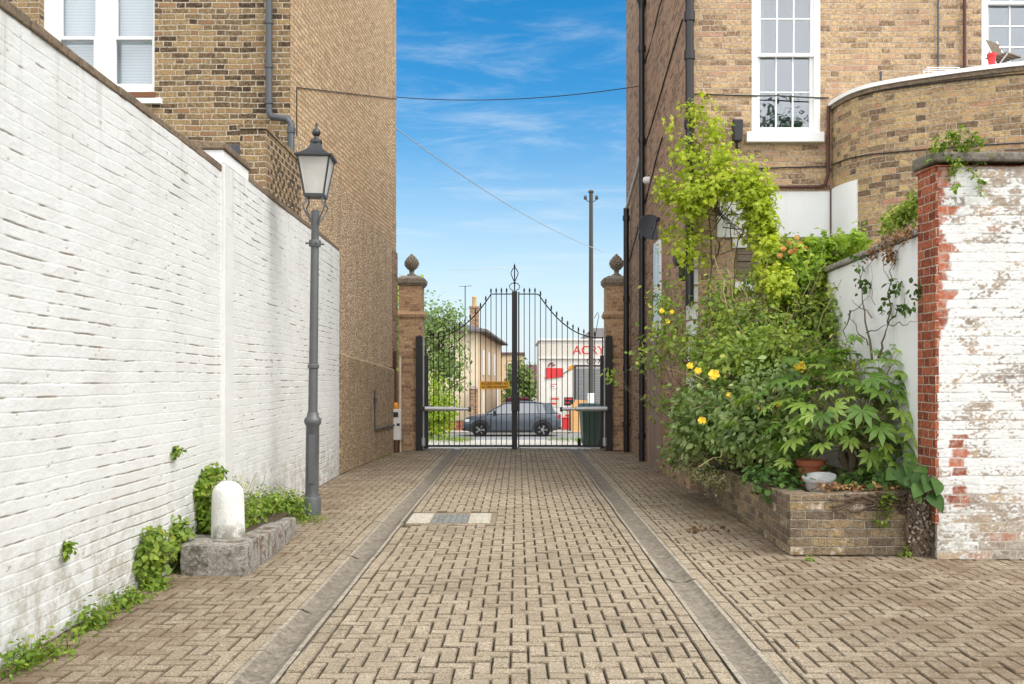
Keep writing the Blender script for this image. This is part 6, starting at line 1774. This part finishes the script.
# undergrowth between the shrubs, big leaves over the edge, litter
gb = [B(765,478,6.2,22,10,.3), B(796,484,5.95,16,6,.2), B(880,484,5.8,30,8,.15), B(850,480,6.0,25,10,.2), B(905,478,5.8,16,12,.15)]
plant('ground_ivy', 'low dark ivy covering the soil between the tub and the planter rim', 'ivy', (2.7, 6.0*K, .45), [clumps(gb, 120, 8, .05, size=.05, tm=L_TRI, up=1.0)], M['leaf_dark'])
lp = [P(a-12, b-11, D) for a, b, D in ((928,486,5.5),(940,488,5.46),(916,490,5.5),(932,496,5.42),(945,498,5.44),(908,482,5.6),(922,474,5.6),(938,478,5.5),(926,502,5.42),(948,490,5.46),(900,486,5.6),(934,484,5.48),(914,478,5.58),(942,504,5.42),(920,496,5.45))]
plant('broad_leaf_plant', 'plant with broad drooping leaves hanging over the planter corner by the red bricks', 'plant', (3.25, 5.6*K, .5),
      [(np.array(lp), np.array([(-.1+.4*rng.normal(), -.7, .8) for _ in lp]), np.array([.17*(.7+.5*rng.random()) for _ in lp]), L_HEART, np.array([(.9*rng.normal(), -.5, -1.0) for _ in lp]), rng.random(len(lp))*.6)], M['leaf_dark'],
      [(wander((3.25, 5.65*K, .48), p_, 4, .02, .05), .006) for p_ in lp], M['greenstem'])
n_ = 240
q = np.stack([2.5+.85*rng.random(n_), 5.66*K+.26*rng.random(n_), .525+.03*rng.random(n_)], 1)
o = foliage('leaf_litter', [(q, np.array((0, -.2, 1))+rng.normal(size=(n_, 3))*.5, .05*(.6+.7*rng.random(n_)), L_OVAL, None, rng.random(n_))], M['litter'], None); o['kind'] = 'stuff'
n_ = 26
q = np.stack([1.74+.09*rng.normal(size=n_), 6.47*K+.08*rng.normal(size=n_), .012+.02*rng.random(n_)], 1)
o = foliage('leaf_litter', [(q, np.array((0, 0, 1))+rng.normal(size=(n_, 3))*.5, .06*(.6+.7*rng.random(n_)), L_OVAL, None, rng.random(n_))], M['litter'], None); o['kind'] = 'stuff'
n_ = 420
q = np.stack([np.where(rng.random(n_) < .5, 1.4+.85*rng.random(n_)**.6, -1.5-1.1*rng.random(n_)**.6), 4.2+13*rng.random(n_), .008+.004*rng.random(n_)], 1)
q[:60, 0] = -1.1+2.1*rng.random(60)
o = foliage('leaf_litter', [(q, np.array((0, 0, 1))+rng.normal(size=(n_, 3))*.25, .019*(.4+.9*rng.random(n_)), L_OVAL, None, rng.random(n_))], M['litter'], None); o['kind'] = 'stuff'
# gnarled dead creeper on the corner of the planter
t = thing('creeper_stump', 'thick gnarled dead creeper trunk clinging to the planter beside the flaking wall', 'creeper', (3.28, 5.54*K, 0))
mb = MB()
for i in range(46):
    a = rng.random(); x_ = 3.20+.25*a
    mb.tube(wander((x_+.03*rng.normal(), 5.565*K+.05*rng.random(), -.01), (3.19+.2*rng.random(), 5.57*K+.06*rng.random(), .42+.16*rng.random()), 7, .018), [.022*(.6+.6*rng.random())]*8, 6)
for i in range(26):
    x_ = 2.55+.75*rng.random(); mb.tube(wander((3.2, fy-.012, .44+.08*rng.random()), (x_, fy-.008, .34+.17*rng.random()), 7, .022), .009*(.6+.8*rng.random()), 5)
under(mb.build('trunk', M['bark'], fix=False), t)
n_ = 900
q = np.stack([3.19+.27*rng.random(n_), 5.55*K+.03*rng.random(n_), .56*rng.random(n_)], 1)
under(foliage('rootlets', [(q, np.array((0, -1, .2))+rng.normal(size=(n_, 3))*.6, .028*(.5+rng.random(n_)), L_OVAL, None, rng.random(n_))], M['rootlet'], None), t)
fb = [B(886,500,5.58,6,10,.03), B(884,518,5.57,8,9,.03)]
plant('wall_fern', 'small fresh green fern growing from the front of the planter', 'fern', P(885, 512, 5.59), [clumps(fb, 26, 8, .018, size=.032)], M['leaf_weed'])
for (px, py, D, r_, lab) in ((905,556,5.55,7,'tiny yellow green weed at the foot of the planter front'), (811,563,5.45,5,'tiny weed on the paving by the planter corner')):
    plant('weed', lab, 'weed', P(px, py, D), [clumps([B(px, py-3, D, r_, 4, .03)], 10, 7, .012, size=.024)], M['leaf_weed'])
# bare climber on the white side wall
def wp(px, py, off=.03):
    """Point just in front of the side wall's face along the ray through px, py."""
    k = (px-VX)/F0; D = (3.372-.0722*5.74-off)/(k-.0722)
    return P(px, py, D)
stems = [(wander(wp(872,360,.2), wp(862,290,.06), 7, .015), .012), (wander(wp(862,290,.06), wp(858,262,.04), 5, .01), .006), (wander(wp(878,358,.15), wp(888,325,.05), 5, .015), .012), (wander(wp(888,325,.05), wp(905,298,.04), 6, .012), .007), (wander(wp(888,325,.05), wp(893,265,.04), 8, .015), .008), (wander(wp(893,265,.04), wp(902,245,.04), 5, .01), .004), (wander(wp(868,345,.08), wp(848,315,.06), 6, .015), .007), (wander(wp(848,315,.06), wp(870,296,.04), 6, .015), .005), (wander(wp(866,333,.08), wp(890,325,.05), 6, .012), .006), (wander(wp(872,318,.05), wp(852,300,.05), 6, .012), .006), (wander(wp(890,325,.05), wp(917,322,.04), 6, .012), .005), (wander(wp(893,290,.04), wp(880,255,.04), 6, .02), .004), (wander(wp(858,280,.04), wp(872,255,.04), 6, .02), .004), (wander(wp(850,310,.05), wp(844,350,.1), 5, .02), .008), (wander(wp(893,270,.04), wp(886,248,.04), 6, .02), .003), (wander(wp(875,305,.04), wp(868,262,.04), 6, .02), .003)]
def WB(px, py, r_): p_ = wp(px, py, .06); k = p_.y/F; return (p_.x, p_.y, p_.z, r_*k*.6, .05, r_*k, 1)
lb = [WB(897,285,8), WB(890,297,7), WB(899,305,7), WB(862,265,6), WB(864,283,5), WB(915,285,7), WB(910,308,5), WB(858,252,6), WB(886,309,4), WB(917,296,5)]
plant('bare_climber', 'nearly bare climber with a few dark leaves on the white side wall', 'climbing plant', (3.2, 6.3*K, .45), [clumps(lb, 34, 4, .03, size=.055, droop=.9, var=.3)], M['leaf_dark'], stems)
wt = [WB(885,243,6), WB(897,238,8), WB(872,252,4), WB(908,232,7), WB(890,255,5)]
plant('dry_creeper', 'dry brownish creeper hanging off the coping of the white side wall', 'creeper', wp(890, 240, .02), [clumps(wt, 60, 6, .03, size=.032, droop=.9)], M['litter'])
hb_ = [B(905,214,6.15,14,10,.1), B(915,205,6.05,8,9,.1), B(890,222,6.4,9,6,.1)]
plant('wall_shrub', 'green shrub sprouting on top of the white side wall behind the black coping', 'shrub', P(905, 226, 6.15), [clumps(hb_, 110, 8, .035, size=.042)], M['leaf_rose'], branchy(P(905, 226, 6.15), hb_, 4, .02, .004))
# buddleia on the coping
root_p = P(956, 151, 5.55)
bst = []; bp_ = []
for (px, py) in ((938,138), (930,150), (948,132), (962,128), (975,136), (982,140), (985,160), (980,178), (958,165), (950,178), (955,190), (982,190), (968,150), (944,160), (928,160)):
    e = P(px, py, 5.38+.12*rng.random()); w_ = wander(root_p, e, 6, .015, .03); bst.append((w_, .004)); bp_ += [(v.x, v.y, v.z, .025, .025, .025, 1) for v in w_[2:]]
plant('wall_buddleia', 'thin arching green sprigs growing out of the black coping', 'plant', root_p, [clumps(bp_, 150, 4, .012, size=.038, droop=.6)], M['leaf_weed'], bst, M['greenstem'])

def blades(pts, h, n, sp=.05):
    p_ = np.repeat(np.array([tuple(q) for q in pts]), n, 0)+rng.normal(size=(len(pts)*n, 3))*np.array((sp, sp, .004))
    m_ = len(p_)
    return (p_, rng.normal(size=(m_, 3))+np.array((0, 0, .3)), h*(.5+.7*rng.random(m_)), L_BLADE, rng.normal(size=(m_, 3))*.6+np.array((.2, 0, 1.2)), rng.random(m_))
# ------------------------------------------------------------------ weeds along the white wall
def wl(px, py, off=.03):
    k = (px-VX)/F0; D = (-2.58+.026*3.4+off)/(k+.026)
    return P(px, py, D)
def LBm(px, py, rx, ry, off=.05):
    p_ = wl(px, py, off); k = p_.y/F
    return (p_.x, p_.y, p_.z, .05, rx*k*1.6, ry*k, 1)
iv = [LBm(207,480,6,6), LBm(203,495,6,9), LBm(204,512,7,10), LBm(205,527,8,8), LBm(214,474,6,4)]
plant('ivy', 'upright strip of fresh ivy climbing the white wall behind the bollard', 'ivy', wl(205, 536), [clumps(iv, 130, 8, .03, size=.048, tm=L_TRI)], M['leaf_weed'], [(wander(wl(204, 536), wl(210, 474), 7, .01), .006)])
iv = [LBm(150,540,14,10), LBm(178,535,9,14), LBm(162,552,16,12), LBm(180,560,8,12), LBm(145,560,8,12), LBm(150,580,10,8)]
plant('ivy', 'drooping ivy patch low on the white wall left of the kerb stones', 'ivy', wl(160, 580), [clumps(iv, 170, 7, .035, size=.045, tm=L_TRI, droop=.9)], M['leaf_rose'], branchy(wl(160, 575), iv, 3, .03, .004))
wb_ = [LBm(120,605,14,8,.10), LBm(135,598,12,8,.12), LBm(155,588,10,7,.12), LBm(95,620,12,10,.10), LBm(80,632,8,6,.1)]
plant('weed_clump', 'lush weeds along the foot of the white wall below the ivy patch', 'weeds', wl(115, 615), [clumps(wb_, 120, 7, .04, size=.036, up=.9), blades([wl(95+12*i, 622-7*i, .14) for i in range(7)], .09, 10, .06)], M['leaf_weed'])
wb_ = [LBm(30,655,16,10,.10), LBm(50,650,10,6,.12), LBm(10,668,10,8,.1), LBm(62,655,8,4,.2)]
plant('weed_clump', 'grassy weeds at the near end of the white wall in the bottom corner', 'weeds', wl(35, 665), [clumps(wb_, 60, 6, .04, size=.032, up=.9), blades([wl(20, 668, .1), wl(32, 662, .12), wl(45, 658, .12), wl(60, 652, .12), wl(28, 655, .06)], .13, 16)], M['leaf_weed'])
plant('wall_sprig', 'small green sprig on the bare white wall above the ivy patch', 'weed', wl(176, 455), [clumps([LBm(176,452,4,5,.03)], 14, 7, .014, size=.034)], M['leaf_weed'])
plant('wall_sprig', 'small green sprig on the white wall low above the lush weeds', 'weed', wl(67, 555), [clumps([LBm(67,549,4,6,.03)], 14, 7, .014, size=.03)], M['leaf_weed'])
bd = [(-2.42, 8.15, .27, .14, .35, .08, 1), (-2.40, 8.7, .28, .14, .35, .08, 1), (-2.38, 9.2, .29, .15, .3, .10, 1), (-2.34, 9.75, .20, .14, .28, .12, 1), (-2.40, 7.8, .32, .10, .15, .14, 1), (-2.28, 10.0, .12, .12, .18, .10, 1)]
wd = plant('weed_bed', 'leafy weeds filling the stone edged bed between the bollard and the lamp post', 'weeds', (-2.4, 6.1*K, .18), [clumps(bd, 380, 8, .04, size=.036, up=.8), blades([(-2.42, 7.9+.28*i, .2) for i in range(8)], .22, 10, .06)], M['leaf_weed'])
st_ = [(wander((-2.46+.03*i, 7.85+.07*i, .2), (-2.50+.05*i+.03*rng.normal(), 7.95+.08*i, .60+.08*rng.random()), 6, .012), .004) for i in range(7)]
plant('seeding_weed', 'tall pale seeding weed stems just behind the bollard', 'weed', (-2.45, 5.6*K, .2), [clumps([(-2.46+.04*i, 7.9+.07*i, .52+.03*rng.random(), .05, .05, .10, 1) for i in range(5)], 70, 6, .02, size=.020)], M['leaf_var'], st_, M['greenstem'])
mg = [(-2.2+.1*rng.normal(), 7.0*K+.12*rng.normal(), .02) for _ in range(9)] + [(-2.05+.08*rng.normal(), 6.85*K+.1*rng.normal(), .01) for _ in range(6)]
plant('grass_tuft', 'thin grass tuft on the paving at the foot of the lamp post', 'grass', (-2.15, 7.0*K, 0), [blades(mg, .06, 16, .04), clumps([(-2.1, 6.9*K, .02, .2, .2, .02, 1)], 40, 6, .03, size=.022, up=1.2)], M['leaf_weed'])
mg = [(-2.42+.02*rng.normal(), 12.0*K+.4*i, .01) for i in range(5)]
plant('grass_tuft', 'mossy grass line at the foot of the pebbledash plinth near the gate', 'grass', (-2.42, 12.6*K, 0), [blades(mg, .08, 18, .06)], M['leaf_weed'])
